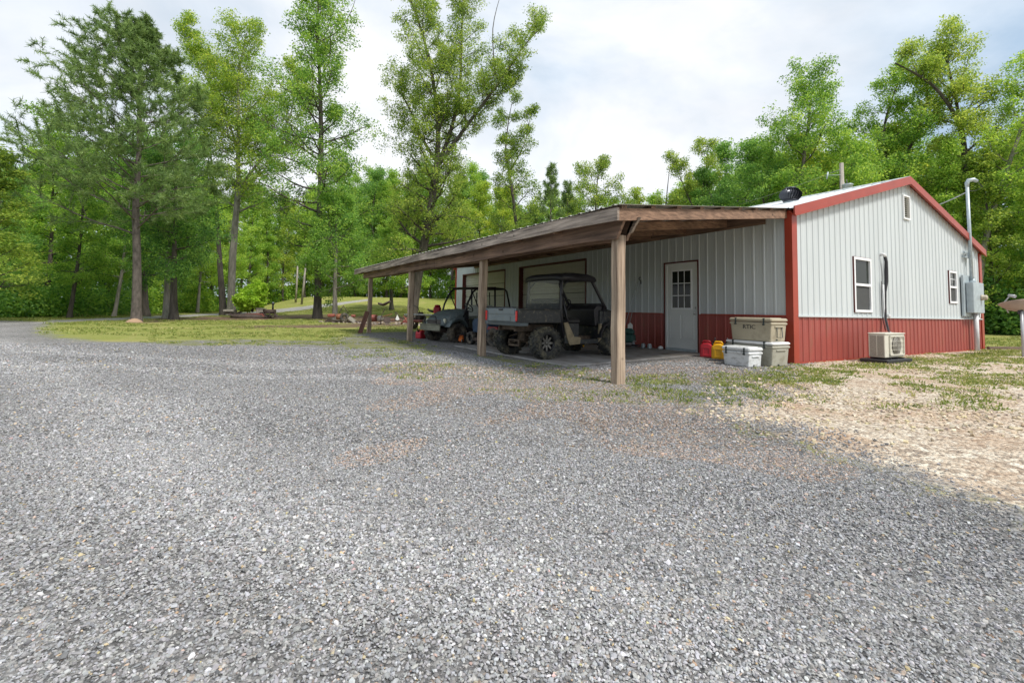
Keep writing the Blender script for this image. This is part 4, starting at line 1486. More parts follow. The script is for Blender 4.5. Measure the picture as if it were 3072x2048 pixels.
def dome(R_, low=0.55, p=1.0):
    return lambda f, a: R_ * (low + (1 - low) * math.sin(math.pi * min(1, 0.15 + f * 0.9)) ** p) * (1.0 if f < 0.85 else 0.75)


# ---- tall pine in front of the wood
def build_pine():
    T = Tree(11)
    out, rs = T.leader([(p_[0] - .0626 * p_[2], 0, p_[2]) for p_ in ((0, 0, -0.1), (0.03, 0, 3), (-0.05, 0, 6), (0.1, 0, 9), (0.1, 0, 12.5), (0.25, 0, 15.7))], 0.215, 0.03, 12)
    r = T.r
    zs = np.array([p[2] for p in out])
    cfg = dict(wob=0.07, up=0.035, nb=(11, 4), t0=0.22, Lref=5.0)
    a = 0.4
    N = 58
    for j in range(N):
        f = (j + r.uniform(0, .6)) / N
        z = 4.5 + 10.9 * f ** 0.92
        i = max(0, min(len(out) - 2, int(np.searchsorted(zs, z)) - 1))
        q = out[i] + (out[i + 1] - out[i]) * ((z - zs[i]) / (zs[i + 1] - zs[i]))
        a += 2.4 + r.normal(0, .3)
        lf = 0.5 - 0.5 * math.cos(a)
        Lr = 4.2 * (1 - f) ** 0.75 + 0.7
        Ll = (5.6 - 1.1 * f) * (1 - f ** 3) ** 0.8 + 0.5
        L = (Lr + (Ll - Lr) * lf ** 1.4) * r.uniform(.8, 1.05)
        el = R(8 + 42 * f + 10 * lf * (1 - f) + r.normal(0, 5))
        T.limb(q, (math.cos(a) * math.cos(el), math.sin(a) * math.cos(el), math.sin(el)), L, max(0.02, rs[i] * 0.30), 0, cfg)
    return T.wood('trunk', M['bark_pine'], 0.22), T.needles('crown', M['needle'], 22, 0.21)
w_, l_ = build_pine()
place('pine_tree', w_, l_, spot(411, 24.3), CAM_ROT, 1, 'tall blue green pine with long drooping needles standing before the left wood')


def hero(seed, name, px, depth, leaders, label, bark='bark', leafm='leaf_mid', per=14, rad=0.55, size=0.2, thin=1.0, cfg=CFG, flat=0.8, tint=0.5, sc=1.0, flare=0.4):
    """leaders: list of (points, r0, r1, zb, zt, nlimb, lfun, elev)"""
    T = Tree(seed)
    k_ = (1850 - px) / 23000
    for pts, r0, r1, zb, zt, nl, lf, el in leaders:
        pts = [(p_[0] - k_ * p_[2], p_[1], p_[2]) for p_ in pts]
        out, rs = T.leader(pts, r0, r1, 10 if r0 > 0.12 else 6)
        if nl: T.clothe(out, rs, zb, zt, nl, lf, cfg, el)
    wm = T.wood('trunk', M[bark], flare)
    air = 0.62 if depth > 30 and px < 1700 and not (420 < px < 540) and px != 1006 else 0.70
    lm = T.leaves('crown', M[leafm], int(per * 1.6), rad * 1.05, size * 0.72, flat, thin * air, tintmu=tint, tintsd=0.25)
    return place(name, wm, lm, spot(px, depth, -0.05), CAM_ROT, sc, label)


k1 = lambda Lm: (lambda f, a: Lm * (1.0 - 0.45 * f))
# airy grey-limbed hickory right of the pine
hero(21, 'hickory_tree', 694, 44, [
    ([(0, 0, 0), (0.1, 0, 5), (0.4, 0.1, 10), (0.7, 0, 13)], 0.33, 0.22, 9.5, 13, 7, k1(4.0), (15, 35)),
    ([(0.65, 0, 12.8), (0.2, 0.3, 16.5), (-1.5, 0.5, 20.5), (-3.6, 0.4, 24.5)], 0.17, 0.03, 14.0, 24.5, 24, k1(4.3), (25, 60)),
    ([(0.65, 0, 12.8), (0.9, -0.5, 18), (1.0, -0.6, 23), (1.6, -0.4, 27.0)], 0.19, 0.03, 14, 27, 26, k1(4.2), (25, 60)),
    ([(0.65, 0, 12.0), (2.6, 0.5, 15.2), (4.8, 1.0, 18.8), (5.8, 1.3, 23.5)], 0.15, 0.03, 13.0, 23.5, 22, k1(4.2), (20, 60)),
    ([(0.3, 0, 16.5), (-2.6, -1.4, 19), (-4.6, -2, 20.6)], 0.08, 0.02, 17.2, 20.6, 9, k1(3.0), (20, 60)),
    ([(-3.4, 0.4, 24), (-4.2, 0, 26.5), (-4.6, 0, 28.6)], 0.05, 0.015, 24.5, 28.5, 8, k1(1.6), (30, 60))],
    'tall airy tree with pale grey forking limbs and sparse yellow green leaves', 'bark_light', 'leaf_yellow', 12, 0.65, 0.24, 0.8, tint=0.5)
hero(22, 'oak_tree', 672, 44.6, [
    ([(0, 0, 0), (-0.4, 0, 5), (-0.8, 0.1, 10), (-1.4, 0, 16)], 0.30, 0.06, 9.5, 16, 12, k1(3.6), (10, 50))],
    'dark leafy oak trunk leaning away just left of the pale forking tree', 'bark', 'leaf_mid', 13, 0.6, 0.24, 0.8)
# dense column shaped oak in the middle
hero(23, 'oak_tree', 953, 37.8, [
    ([(0, 0, 0), (0.1, 0, 6), (0.25, 0, 13), (0.1, 0.1, 19), (-0.1, 0, 24.5), (0.1, 0, 28)], 0.31, 0.04, 5.0, 27.5, 60, lambda f, a: (5.3 - 2.4 * f) * (0.85 + 0.3 * math.cos(a * 1.7)), (4, 55)),
    ([(0.1, 0, 23), (1.6, 0.4, 24.3), (2.6, 0.4, 26.0), (3.0, 0.5, 27.5)], 0.06, 0.015, 23, 28, 0, None, (0, 0))],
    'very tall straight oak with a leafy column of branches in the middle of the trees', 'bark', 'leaf_mid', 13, 0.58, 0.24, 0.70)
# large forked oak over the carport
hero(24, 'oak_tree', 1236, 42, [
    ([(0, 0, 0), (0.6, 0, 4), (1.5, 0, 9), (2.3, 0, 14.5)], 0.42, 0.30, 6.0, 14.5, 24, k1(4.8), (5, 35)),
    ([(2.3, 0, 14.2), (0.6, 0.4, 17), (-0.4, 0.5, 19.5), (-1.6, 0.4, 21.5)], 0.17, 0.03, 15, 21.5, 17, k1(3.8), (15, 60)),
    ([(2.3, 0, 14.2), (2.3, -0.3, 18.5), (1.6, -0.3, 23.5), (0.2, 0, 28.5), (-1.0, 0, 31)], 0.22, 0.04, 16, 31, 30, k1(4.0), (20, 60)),
    ([(2.4, 0, 14.2), (3.6, 0.4, 18.0), (4.3, 0.5, 22), (4.5, 0.5, 28), (4.9, .5, 31)], 0.20, 0.04, 16, 31, 28, k1(3.8), (20, 60)),
    ([(2.5, 0, 14.2), (5.0, -0.4, 17.6), (8.2, -0.5, 22.0), (10.2, -0.2, 25.2), (11.9, 0, 27.2)], 0.19, 0.03, 16.5, 27.6, 24, k1(3.0), (20, 60)),
    ([(6.6, -0.5, 20.5), (8.4, 0.2, 21), (9.6, 0.4, 22.6)], 0.06, 0.02, 20.3, 22.6, 8, k1(2.0), (10, 60)),
    ([(7.6, -0.5, 22.3), (7.4, 0, 27), (8.2, 0, 30.5)], 0.07, 0.015, 29, 30.5, 0, None, (0, 0))],
    'huge forked oak with dark rising limbs towering behind the carport roof', 'bark', 'leaf_olive', 13, 0.55, 0.22, 0.72, tint=0.45)
# slender tree between the big oak and the open sky
hero(25, 'slender_tree', 1583, 36, [
    ([(0, 0, 0), (-0.6, 0, 5), (-1.2, 0, 10), (-1.8, 0, 13.4)], 0.15, 0.09, 3.5, 13, 22, k1(2.9), (5, 45)),
    ([(-1.6, 0, 11.5), (-0.3, 0, 14), (0.2, 0.1, 16.6)], 0.06, 0.015, 12.5, 16.6, 6, k1(1.5), (20, 60)),
    ([(-1.8, 0, 13.2), (-1.6, 0, 15.5), (-1.3, 0, 17.3)], 0.07, 0.015, 13.5, 17.3, 6, k1(1.4), (20, 60))],
    'slender dark tree with a ragged open crown over the middle of the carport roof', 'bark', 'leaf_olive', 13, 0.42, 0.18, 0.85, tint=0.4)
hero(26, 'leafy_sapling', 1006, 36.2, [
    ([(0, 0, 0), (0, 0, 3), (0.1, 0, 6), (0, 0, 9)], 0.20, 0.03, 2.3, 9, 20, lambda f, a: 3.1 * (1 - 0.55 * f), (0, 45))],
    'dense dark green young tree right of the tall column oak', 'bark_light', 'leaf_dark', 15, 0.5, 0.2, 1.0, tint=0.55)
hero(27, 'lawn_tree', 1174, 56, [
    ([(0, 0, 0), (0, 0, 2), (0.1, 0, 5), (0, 0, 9)], 0.24, 0.04, 2.3, 9, 18, lambda f, a: 3.6 * (1 - 0.5 * f), (5, 50))],
    'small shade tree alone on the sloping lawn beyond the junk pile', 'bark', 'leaf_mid', 15, 0.6, 0.26, 1.0, tint=0.55)
hero(28, 'oak_tree', 436, 36, [
    ([(0, 0, 0), (-0.1, 0, 4), (0.1, 0, 8), (0, 0, 13)], 0.26, 0.04, 3.6, 13, 22, lambda f, a: 4.0 * (1 - 0.45 * f), (0, 45))],
    'dark trunked oak half hidden behind the pine trunk', 'bark', 'leaf_dark', 14, 0.6, 0.24, 0.9)
hero(29, 'oak_tree', 523, 29.6, [
    ([(0, 0, 0), (0, 0, 3), (0.05, 0, 6), (0.1, 0, 10.5)], 0.22, 0.03, 2.9, 10.5, 24, lambda f, a: 3.5 * (1 - 0.5 * f), (-2, 45))],
    'dark leafy oak between the pine and the pale forking tree', 'bark', 'leaf_dark', 15, 0.52, 0.2, 0.9)
hero(30, 'stump_tree', 505, 31.5, [
    ([(0, 0, 0), (0, 0, 2), (0.05, 0, 5), (0.1, 0, 8)], 0.27, 0.08, 4, 8, 5, k1(2.0), (10, 45))],
    'stout pale grey trunk beside the dark leafy oak', 'bark_light', 'leaf_mid', 12, 0.5, 0.2, 0.9)
# trees behind the building, right side
hero(31, 'oak_tree', 2655, 33, [
    ([(0, 0, 0), (0.2, 0, 5), (0.35, 0, 9), (0.4, 0, 11)], 0.25, 0.17, 6, 11, 8, k1(3.5), (5, 40)),
    ([(0.4, 0, 11), (0.0, 0.3, 14), (0.8, 0.5, 17), (1.6, .5, 19)], 0.13, 0.03, 12, 19, 13, k1(2.6), (20, 60)),
    ([(0.4, 0, 11), (1.9, -0.3, 14), (2.6, -0.4, 16.8), (2.2, -.4, 19)], 0.13, 0.03, 12.5, 19, 11, k1(2.4), (20, 60))],
    'tall twin limbed oak rising straight behind the peak of the gable', 'bark', 'leaf_mid', 13, 0.5, 0.2, 0.85)
hero(32, 'oak_tree', 2905, 31, [
    ([(0, 0, 0), (-0.2, 0, 6), (-0.3, 0, 11), (-0.8, 0, 14.2), (-2.6, 0, 16.8), (-5.0, 0.2, 18.4)], 0.28, 0.05, 9, 18.4, 20, k1(2.8), (15, 60)),
    ([(-0.4, 0, 12), (-0.6, 0.4, 16), (-1.2, 0.5, 19), (-1.2, .5, 20.2)], 0.12, 0.02, 13, 20.2, 15, k1(2.8), (20, 60))],
    'tall oak whose trunk arches to the left behind the service mast', 'bark', 'leaf_olive', 13, 0.5, 0.2, 0.85, tint=0.55)
hero(33, 'leaning_tree', 2915, 29, [
    ([(0, 0, 0), (0.8, 0, 6), (2.0, 0, 10), (3.3, 0, 14), (4.2, 0, 17.5)], 0.20, 0.04, 7, 17.5, 20, k1(2.4), (10, 55))],
    'pale trunked tree leaning right beyond the service mast', 'bark_light', 'leaf_mid', 13, 0.5, 0.2, 0.85, tint=0.6)
hero(34, 'oak_tree', 2380, 32, [
    ([(0, 0, 0), (0, 0, 5), (0.3, 0, 9), (0.8, 0, 13), (1.2, 0, 16.6)], 0.24, 0.04, 5, 16.6, 30, lambda f, a: 4.1 * (1 - 0.45 * f), (0, 55))],
    'broad crowned oak behind the utility pole left of the gable peak', 'bark', 'leaf_mid', 14, 0.52, 0.2, 0.9)
hero(35, 'oak_tree', 2085, 37, [
    ([(0, 0, 0), (-0.2, 0, 5), (0, 0, 9)], 0.18, 0.12, 4, 9, 8, k1(2.6), (0, 30)),
    ([(0, 0, 9), (-0.9, 0, 11), (-1.6, .2, 13.2)], 0.08, 0.02, 9.5, 13.2, 7, k1(1.7), (20, 60)),
    ([(0, 0, 9), (0.7, 0, 11.8), (1.0, 0, 14.6)], 0.08, 0.02, 10, 14.6, 9, k1(1.7), (20, 60))],
    'small dark forked tree standing alone against the sky above the carport end', 'bark', 'leaf_olive', 13, 0.42, 0.18, 0.8, tint=0.4)
hero(36, 'oak_tree', 1785, 38, [
    ([(0, 0, 0), (0, 0, 5), (0.0, 0, 9), (0.2, 0, 12.6)], 0.16, 0.03, 8.0, 12.6, 15, lambda f, a: 2.7 * (1 - 0.45 * f), (5, 45))],
    'round topped small oak left of the broken snag above the carport', 'bark', 'leaf_olive', 14, 0.42, 0.18, 0.85, tint=0.4)
hero(37, 'snag_tree', 1985, 36, [
    ([(0, 0, 0), (0, 0, 5), (0.25, 0, 9), (0.55, 0, 12.2)], 0.12, 0.02, 5.5, 9.6, 9, k1(1.8), (0, 40))],
    'thin tree with a bare broken top poking into the sky', 'bark', 'leaf_olive', 12, 0.42, 0.18, 0.8, tint=0.4)
hero(38, 'small_tree', 1888, 34, [
    ([(0, 0, 0), (0, 0, 4), (0.2, 0, 6.5), (0.4, 0, 8.6)], 0.1, 0.02, 5.3, 8.6, 8, k1(1.7), (0, 50))],
    'low dark tree in the dip of the tree line left of the broken snag', 'bark', 'leaf_olive', 14, 0.4, 0.18, 0.9, tint=0.35)


def build_smallpine(seed, H):
    T = Tree(seed)
    out, rs = T.leader([(0, 0, 0), (0, 0, H * .5), (0, 0, H)], 0.12, 0.02, 8)
    zs = np.array([p[2] for p in out]); r = T.r; a = 0
    cfg = dict(wob=0.07, up=0.06, nb=(5, 3), t0=0.3, Lref=3.0)
    for j in range(34):
        f = j / 34; z = H * (0.3 + 0.69 * f)
        i = max(0, min(len(out) - 2, int(np.searchsorted(zs, z)) - 1))
        q = out[i] + (out[i + 1] - out[i]) * ((z - zs[i]) / (zs[i + 1] - zs[i]))
        a += 2.4; el = R(15 + 45 * f)
        T.limb(q, (math.cos(a) * math.cos(el), math.sin(a) * math.cos(el), math.sin(el)), 0.5 + 2.0 * (1 - f), 0.025, 0, cfg)
    return T.wood('trunk', M['bark_pine'], 0.2), T.needles('crown', M['needle'], 12, 0.30, 0.5)
sp = build_smallpine(51, 12.6)
p1 = place('pine_tree', sp[0], sp[1], spot(1648, 37), 0.3, 1, 'small pointed pine above the middle of the carport roof')
p2 = place('pine_tree', sp[0], sp[1], spot(1700, 41), 2.0, 0.98, 'second small pine just right of the pointed one')


# ---- forest variants, copied
def variant(seed, H, zb, R_, bark, leafm, per=18, rad=0.85, size=0.21, nl=32, tint=0.5):
    T = Tree(seed)
    r = T.r
    out, rs = T.leader([(0, 0, -0.2), (r.normal(0, .2), r.normal(0, .2), H * .33), (r.normal(0, .4), r.normal(0, .4), H * .66), (r.normal(0, .6), r.normal(0, .6), H * 0.97)], 0.21, 0.03, 7)
    cfg = dict(wob=0.13, up=0.05, nb=(5, 3), t0=0.25, Lref=5.0)
    T.clothe(out, rs, zb, H * 0.97, nl, lambda f, a: R_ * (0.75 + 0.25 * math.sin(3 * f + seed)) * (1 - 0.5 * f ** 1.5), cfg, (0, 58))
    return T.wood('trunk', M[bark], 0.35), T.leaves('crown', M[leafm], per, rad, size, 0.6, 0.95, tintmu=tint, tintsd=0.22)


VAR = [variant(61, 18, 3.4, 3.9, 'bark', 'leaf_mid', tint=0.55), variant(62, 18, 4.2, 3.6, 'bark_light', 'leaf_mid', tint=0.6), variant(63, 18, 3.0, 4.2, 'bark', 'leaf_dark'),
       variant(64, 18, 5.5, 3.4, 'bark_light', 'leaf_yellow'), variant(65, 18, 3.0, 3.6, 'bark', 'leaf_olive', tint=0.55), variant(66, 18, 2.8, 3.4, 'bark', 'leaf_mid', tint=0.65)]

SKY = [(-300, 400), (0, 432), (120, 430), (300, 452), (450, 520), (620, 560), (760, 560), (860, 590), (1000, 560), (1150, 520), (1300, 500), (1420, 520), (1500, 545), (1600, 585), (1740, 575), (1860, 640), (1960, 560), (2060, 545), (2200, 470),
       (2300, 420), (2400, 400), (2520, 420), (2650, 420), (2780, 410), (2900, 420), (3000, 390), (3072, 350), (3400, 320)]
DEP = [(-300, 22), (0, 23.5), (100, 26), (240, 29), (330, 33), (437, 40), (560, 52), (680, 62), (760, 74), (900, 84), (1050, 92), (1250, 92), (1400, 74), (1600, 50), (1800, 42), (2000, 39), (2300, 35), (2600, 33), (2850, 30), (3000, 29), (3400, 27)]
fr = np.random.default_rng(77)
wd = []
px = -260.0
rows = [(0.0, 1.0), (5.5, 1.0), (12.0, 1.0)]
ZONE = [(330, 'wooded edge tree with a bare lower trunk in the thick wood left of the pine', 'trees of the thick wood left of the pine'),
        (740, 'leafy tree of the shaded wood between the pine and the pale forking tree', 'trees of the shaded wood behind the pale forking tree'),
        (1390, 'distant tree of the wood beyond the sloping lawn', 'trees beyond the sloping lawn'),
        (2300, 'bushy tree of the low tree line behind the carport roof', 'trees behind the carport roof'),
        (2860, 'green tree of the tall wood directly behind the gable roof', 'trees behind the gable roof'),
        (9999, 'green tree of the thick wood right of the metal building', 'trees right of the metal building')]
for ri, (dd, _) in enumerate(rows):
    px = -260.0 + ri * 37
    while px < 3340:
        dep = float(np.interp(px, [a for a, b in DEP], [b for a, b in DEP])) + dd + fr.normal(0, 0.8)
        step = (3.3 + 0.9 * ri) / dep * 1407 * fr.uniform(0.75, 1.3)
        top = float(np.interp(px, [a for a, b in SKY], [b for a, b in SKY])) + fr.normal(8, 26) + (12 if ri == 0 else 0)
        g = spot(px, dep)
        H = zat(px, top, dep) - g.z
        H = max(6.0, H)
        k = int(fr.integers(0, len(VAR)))
        if px < 420: k = int(fr.choice([0, 1, 2, 4, 5]))
        lab, grp = next((l, gname) for lim, l, gname in ZONE if px < lim)
        wm, lm = VAR[k]
        sxy = H / 18 * fr.uniform(0.9, 1.2)
        sxy = max(sxy, 0.62)
        t = place('woodland_tree', wm, lm, g - Vector((0, 0, 0.1)), fr.uniform(0, 6.28), (sxy, sxy, H / 18), lab, 'tree', grp)
        t.rotation_euler.x = fr.normal(0, 0.03); t.rotation_euler.y = fr.normal(0, 0.03)
        px += step
print('forest', sum(1 for o in COL.objects if o.name.startswith('woodland')))

# ---- undergrowth along the woodland edge
def undergrowth(name, p0, p1, n, hmax, depth_add, label, seed, leafm='leaf_dark', size=0.22):
    r = np.random.default_rng(seed)
    pxs = r.uniform(p0, p1, n)
    dep = np.interp(pxs, [a for a, b in DEP], [b for a, b in DEP]) + depth_add + r.uniform(0, 5, n) ** 1.0
    X, Y, Z = [], [], []
    for a, b in zip(pxs, dep):
        q = spot(a, b); X.append(q.x); Y.append(q.y); Z.append(q.z)
    T = Tree(seed)
    hh_ = r.uniform(0.1, 1, n) ** 1.3 * hmax * (0.75 + 0.25 * np.sin(pxs * 0.035))
    T.cl = list(np.stack([X, Y, np.array(Z) + hh_], 1)); T.cd = T.cl
    me = T.leaves(name, M[leafm], 14, 0.6, size, 0.7, 1.0, tintmu=0.5, tintsd=0.25)
    o = bpy.data.objects.new(name, me); COL.objects.link(o)
    return tag(o, label, 'undergrowth', kind='stuff')


undergrowth('undergrowth', -280, 460, 2300, 3.4, 2.2, 'dense green undergrowth filling the foot of the left wood', 81, 'leaf_dark', 0.2)
undergrowth('undergrowth', 440, 780, 2000, 3.4, 1.5, 'green undergrowth along the road behind the pine and pale tree', 82, 'leaf_mid', 0.26)
undergrowth('undergrowth', 740, 1420, 3000, 5.0, 0, 'far green undergrowth where the sloping lawn meets the wood', 83, 'leaf_mid', 0.34)
undergrowth('undergrowth', 1380, 2860, 3500, 7.0, 2.0, 'green undergrowth of the wood hidden behind the building', 84, 'leaf_mid', 0.30)
undergrowth('undergrowth', 2820, 3360, 2600, 5.5, -0.5, 'dark green undergrowth at the foot of the wood right of the building', 85, 'leaf_dark')
# deep interior of the wood: the mass of foliage one cannot see through
def deepwood():
    r = np.random.default_rng(91)
    n = 9000
    pxs = r.uniform(-300, 3400, n)
    dep = np.interp(pxs, [a for a, b in DEP], [b for a, b in DEP]) + r.uniform(13, 24, n)
    top = np.interp(pxs, [a for a, b in SKY], [b for a, b in SKY]) + 60 + 18 * np.sin(pxs * 0.03) + 12 * np.sin(pxs * 0.083)
    C = []
    for a, b, t in zip(pxs, dep, top):
        q = spot(a, b); z = zat(a, t, b)
        C.append((q.x, q.y, q.z + (z - q.z) * r.uniform(0, 1)))
    T = Tree(92); T.cl = C; T.cd = C
    me = T.leaves('deep_woodland', M['leaf_dark'], 9, 1.1, 0.62, 0.8, 1.0, tintmu=0.45, tintsd=0.2)
    o = bpy.data.objects.new('deep_woodland', me); COL.objects.link(o)
    tag(o, 'far mass of foliage deep inside the wood behind the single trees', 'woodland', kind='stuff')
deepwood()


# ------------------------------------------------------------------ vehicles
def ring_tube(b, path, r, n=7):
    b.tube(path, r, n)


def wheel(parent, loc, Rw, w, lugs, spoke, tyre_m='rubber', rim_m='rim_dark', steer=0.0, side=1, rimr=0.5):
    """wheel turned round the local y axis, side = +1 faces +y"""
    W = Matrix.Translation(loc) @ Matrix.Rotation(steer, 4, 'Z') @ Matrix.Rotation(-side * math.pi / 2, 4, 'X')
    rr = Rw * rimr
    h = w / 2
    ty = MB()
    ty.lathe([(rr, -h * .75), (rr * 1.06, -h * .95), (Rw * .80, -h), (Rw * .93, -h * .88), (Rw * .965, -h * .6), (Rw * .97, 0), (Rw * .965, h * .6), (Rw * .93, h * .88), (Rw * .80, h), (rr * 1.06, h * .95), (rr, h * .75)], 36, W, closed=True)
    for k in range(lugs):
        a = 2 * math.pi * k / lugs
        for s_ in (-1, 1):
            aa = a + (math.pi / lugs if s_ > 0 else 0)
            T = W @ Matrix.Rotation(aa, 4, 'Z') @ Matrix.Translation((Rw * 0.965, 0, s_ * h * .5)) @ Matrix.Rotation(s_ * 0.5, 4, 'X')
            hx, hy, hz = Rw * .035, math.pi * Rw / lugs * 0.42, h * .52
            vs = [(x, y, z) for x in (-hx, hx) for y in (-hy, hy) for z in (-hz, hz)]
            ty.add(vs, [(0, 1, 3, 2), (4, 6, 7, 5), (0, 4, 5, 1), (2, 3, 7, 6), (0, 2, 6, 4), (1, 5, 7, 3)], False, T)
            T2 = W @ Matrix.Rotation(aa, 4, 'Z') @ Matrix.Translation((Rw * 0.90, 0, s_ * h * .94)) @ Matrix.Rotation(s_ * -0.5, 4, 'Y')
            hx, hz = Rw * .07, h * .07
            vs = [(x, y, z) for x in (-hx, hx) for y in (-hy, hy) for z in (-hz, hz)]
            ty.add(vs, [(0, 1, 3, 2), (4, 6, 7, 5), (0, 4, 5, 1), (2, 3, 7, 6), (0, 2, 6, 4), (1, 5, 7, 3)], False, T2)
    wh = ty.build('wheel', M[tyre_m], parent)
    rm = MB()
    rm.lathe([(rr * 1.03, h * .78), (rr * .93, h * .80), (rr * .86, h * .45), (rr * .86, -h * .75), (rr * 1.03, -h * .78)], 28, W, cap=False)
    sp_ = MB()
    for k in range(spoke):
        T = W @ Matrix.Rotation(2 * math.pi * k / spoke, 4, 'Z')
        sp_.add([(rr * .16, -.022, h * .42), (rr * .9, -.016, h * .52), (rr * .9, .016, h * .52), (rr * .16, .022, h * .42), (rr * .16, -.022, h * .28), (rr * .9, -.016, h * .30), (rr * .9, .016, h * .30), (rr * .16, .022, h * .28)],
               [(0, 1, 2, 3), (7, 6, 5, 4), (0, 4, 5, 1), (1, 5, 6, 2), (2, 6, 7, 3), (3, 7, 4, 0)], False, T)
    rm.lathe([(rr * .86, h * .2), (0.0, h * .18)], 20, W, cap=False)
    sp_.lathe([(rr * .24, h * .2), (rr * .24, h * .52), (rr * .15, h * .62), (0, h * .64)], 14, W)
    rm.build('rim', M[rim_m], wh)
    sp_.build('spokes' if spoke else 'hub', M['spoke'] if spoke else M[rim_m], wh)
    return wh


V1 = empty('utility_vehicle', (-4.37, 2.93, 0.02), R(5), 'muddy black side by side with a grey tailgate and roof parked under the carport', 'utility vehicle')
X0 = 0.0
WB = 1.83
for (x, s, st_) in ((0, -1, 0), (0, 1, 0), (WB, -1, R(6)), (WB, 1, R(6))):
    wheel(V1, (x, s * 0.585, 0.31), 0.318, 0.25, 22, 8, 'rubber_mud', 'rim_dark', st_, s, 0.54)
# cargo box: floor, sides
part('cargo_bed', 'mud_black', V1, lambda b: (
    b.box((-0.07, -0.555, 0.83), (1.04, 0.035, 0.27), None, .008), b.box((-0.07, 0.555, 0.83), (1.04, 0.035, 0.27), None, .008),
    b.box((0.455, 0, 0.83), (0.03, 1.14, 0.27)), b.box((-0.07, 0, 0.71), (1.04, 1.09, 0.04)),
    b.box((-0.07, -0.575, 0.955), (1.06, 0.05, 0.028), None, .008), b.box((-0.07, 0.575, 0.955), (1.06, 0.05, 0.028), None, .008)), 'mud spattered black cargo bed')
tg = part('tailgate', 'grey_paint', V1, lambda b: (
    b.box((-0.612, 0, 0.835), (0.04, 0.96, 0.27), None, .012), b.box((-0.637, 0, 0.90), (0.012, 0.90, 0.10), None, .004), b.box((-0.637, 0, 0.765), (0.012, 0.62, 0.085), None, .004)), 'grey tailgate')
part('bed_corner', 'grey_paint', V1, lambda b: (b.box((-0.605, 0.535, 0.80), (0.06, 0.09, 0.33), None, .012)))
part('bed_corner', 'mud_black', V1, lambda b: (b.box((-0.605, -0.535, 0.83), (0.06, 0.09, 0.27), None, .012)))
part('rear_bumper_lip', 'grey_paint', V1, lambda b: b.hexa([(-0.60, -0.56, 0.635), (-0.40, -0.56, 0.635), (-0.40, 0.56, 0.635), (-0.60, 0.56, 0.635)], [(-0.64, -0.58, 0.695), (-0.40, -0.58, 0.695), (-0.40, 0.58, 0.695), (-0.64, 0.58, 0.695)]))
for s in (-1, 1):
    part('tail_light', 'red_light', V1, lambda b: b.box((-0.645, s * 0.52, 0.82), (0.03, 0.055, 0.20), None, .012))
part('tailgate_handle', 'black', tg, lambda b: b.box((-0.648, 0.0, 0.94), (0.02, 0.14, 0.03), None, .006))
part('bed_rail', 'black', V1, lambda b: b.tube([(-0.62, -0.55, 0.985), (-0.62, 0.55, 0.985)], 0.012, 6))


def undercar(b):
    b.box((0.0, 0, 0.60), (0.9, 0.60, 0.10)); b.box((0.95, 0, 0.36), (1.5, 0.66, 0.10))
    b.box((0.0, 0, 0.42), (0.34, 0.22, 0.26), None, .04)
    for s in (-1, 1):
        b.box((0.1, s * .27, 0.57), (1.2, 0.05, 0.09))
        b.tube([(0.0, s * 0.08, 0.36), (0.0, s * 0.50, 0.31)], 0.022, 8)
        b.tube([(-0.12, s * 0.15, 0.30), (-0.12, s * 0.48, 0.25)], 0.020, 6); b.tube([(0.16, s * 0.15, 0.30), (0.10, s * 0.48, 0.25)], 0.020, 6)
        b.tube([(-0.12, s * 0.15, 0.45), (-0.10, s * 0.48, 0.38)], 0.016, 6)
    b.box((-0.30, 0, 0.24), (0.05, 0.34, 0.04)); b.box((-0.30, 0, 0.34), (0.03, 0.30, 0.03))
    b.box((-0.30, 0.16, 0.29), (0.05, 0.03, 0.13)); b.box((-0.30, -0.16, 0.29), (0.05, 0.03, 0.13))
part('chassis', 'chassis', V1, undercar)


def springs(b):
    for s in (-1, 1):
        b.tube([(-0.10, s * .34, 0.30), (0.02, s * .24, 0.62)], 0.024, 8)
        pts = []
        for k in range(50):
            t = k / 49; a = t * 2 * math.pi * 6
            pts.append((-0.10 + .12 * t + .045 * math.cos(a), s * (.34 - .10 * t) + .045 * math.sin(a), .34 + .26 * t))
        b.tube(pts, 0.008, 5)
part('shock_spring', 'tube', V1, springs)


def cab(b):
    # floor and lower sides
    b.prism([(0.50, 0.30), (0.50, 0.66), (0.72, 0.64), (0.90, 0.36), (1.45, 0.36), (1.50, 0.62), (1.62, 0.62), (1.62, 0.42), (1.45, 0.27), (0.70, 0.27)], -0.60, -0.56)
    b.prism([(0.50, 0.30), (0.50, 0.66), (0.72, 0.64), (0.90, 0.36), (1.45, 0.36), (1.50, 0.62), (1.62, 0.62), (1.62, 0.42), (1.45, 0.27), (0.70, 0.27)], 0.56, 0.60)
    b.box((1.05, 0, 0.30), (1.1, 1.14, 0.04)); b.box((0.70, 0, 0.50), (0.44, 1.12, 0.36))
    b.box((1.52, 0, 0.50), (0.06, 1.10, 0.44)); b.box((1.10, 0, 0.50), (0.14, 0.30, 0.36))
part('cab_tub', 'mud_black', V1, cab)
part('front_axle', 'chassis', V1, lambda b: (b.box((WB, 0, .33), (.30, .50, .24), None, .04), b.tube([(WB, -.55, .31), (WB, .55, .31)], .03, 8)))
part('rocker_panel', 'mud_tan', V1, lambda b: (b.prism([(0.46, 0.70), (0.56, 0.71), (0.74, 0.42), (0.92, 0.40), (0.90, 0.27), (0.62, 0.255), (0.55, 0.40)], -0.625, -0.60)), 'mud caked tan rocker panel')
part('front_pillar_skirt', 'mud_tan', V1, lambda b: b.prism([(1.47, 0.68), (1.54, 0.68), (1.54, 0.36), (1.44, 0.30)], -0.615, -0.58))


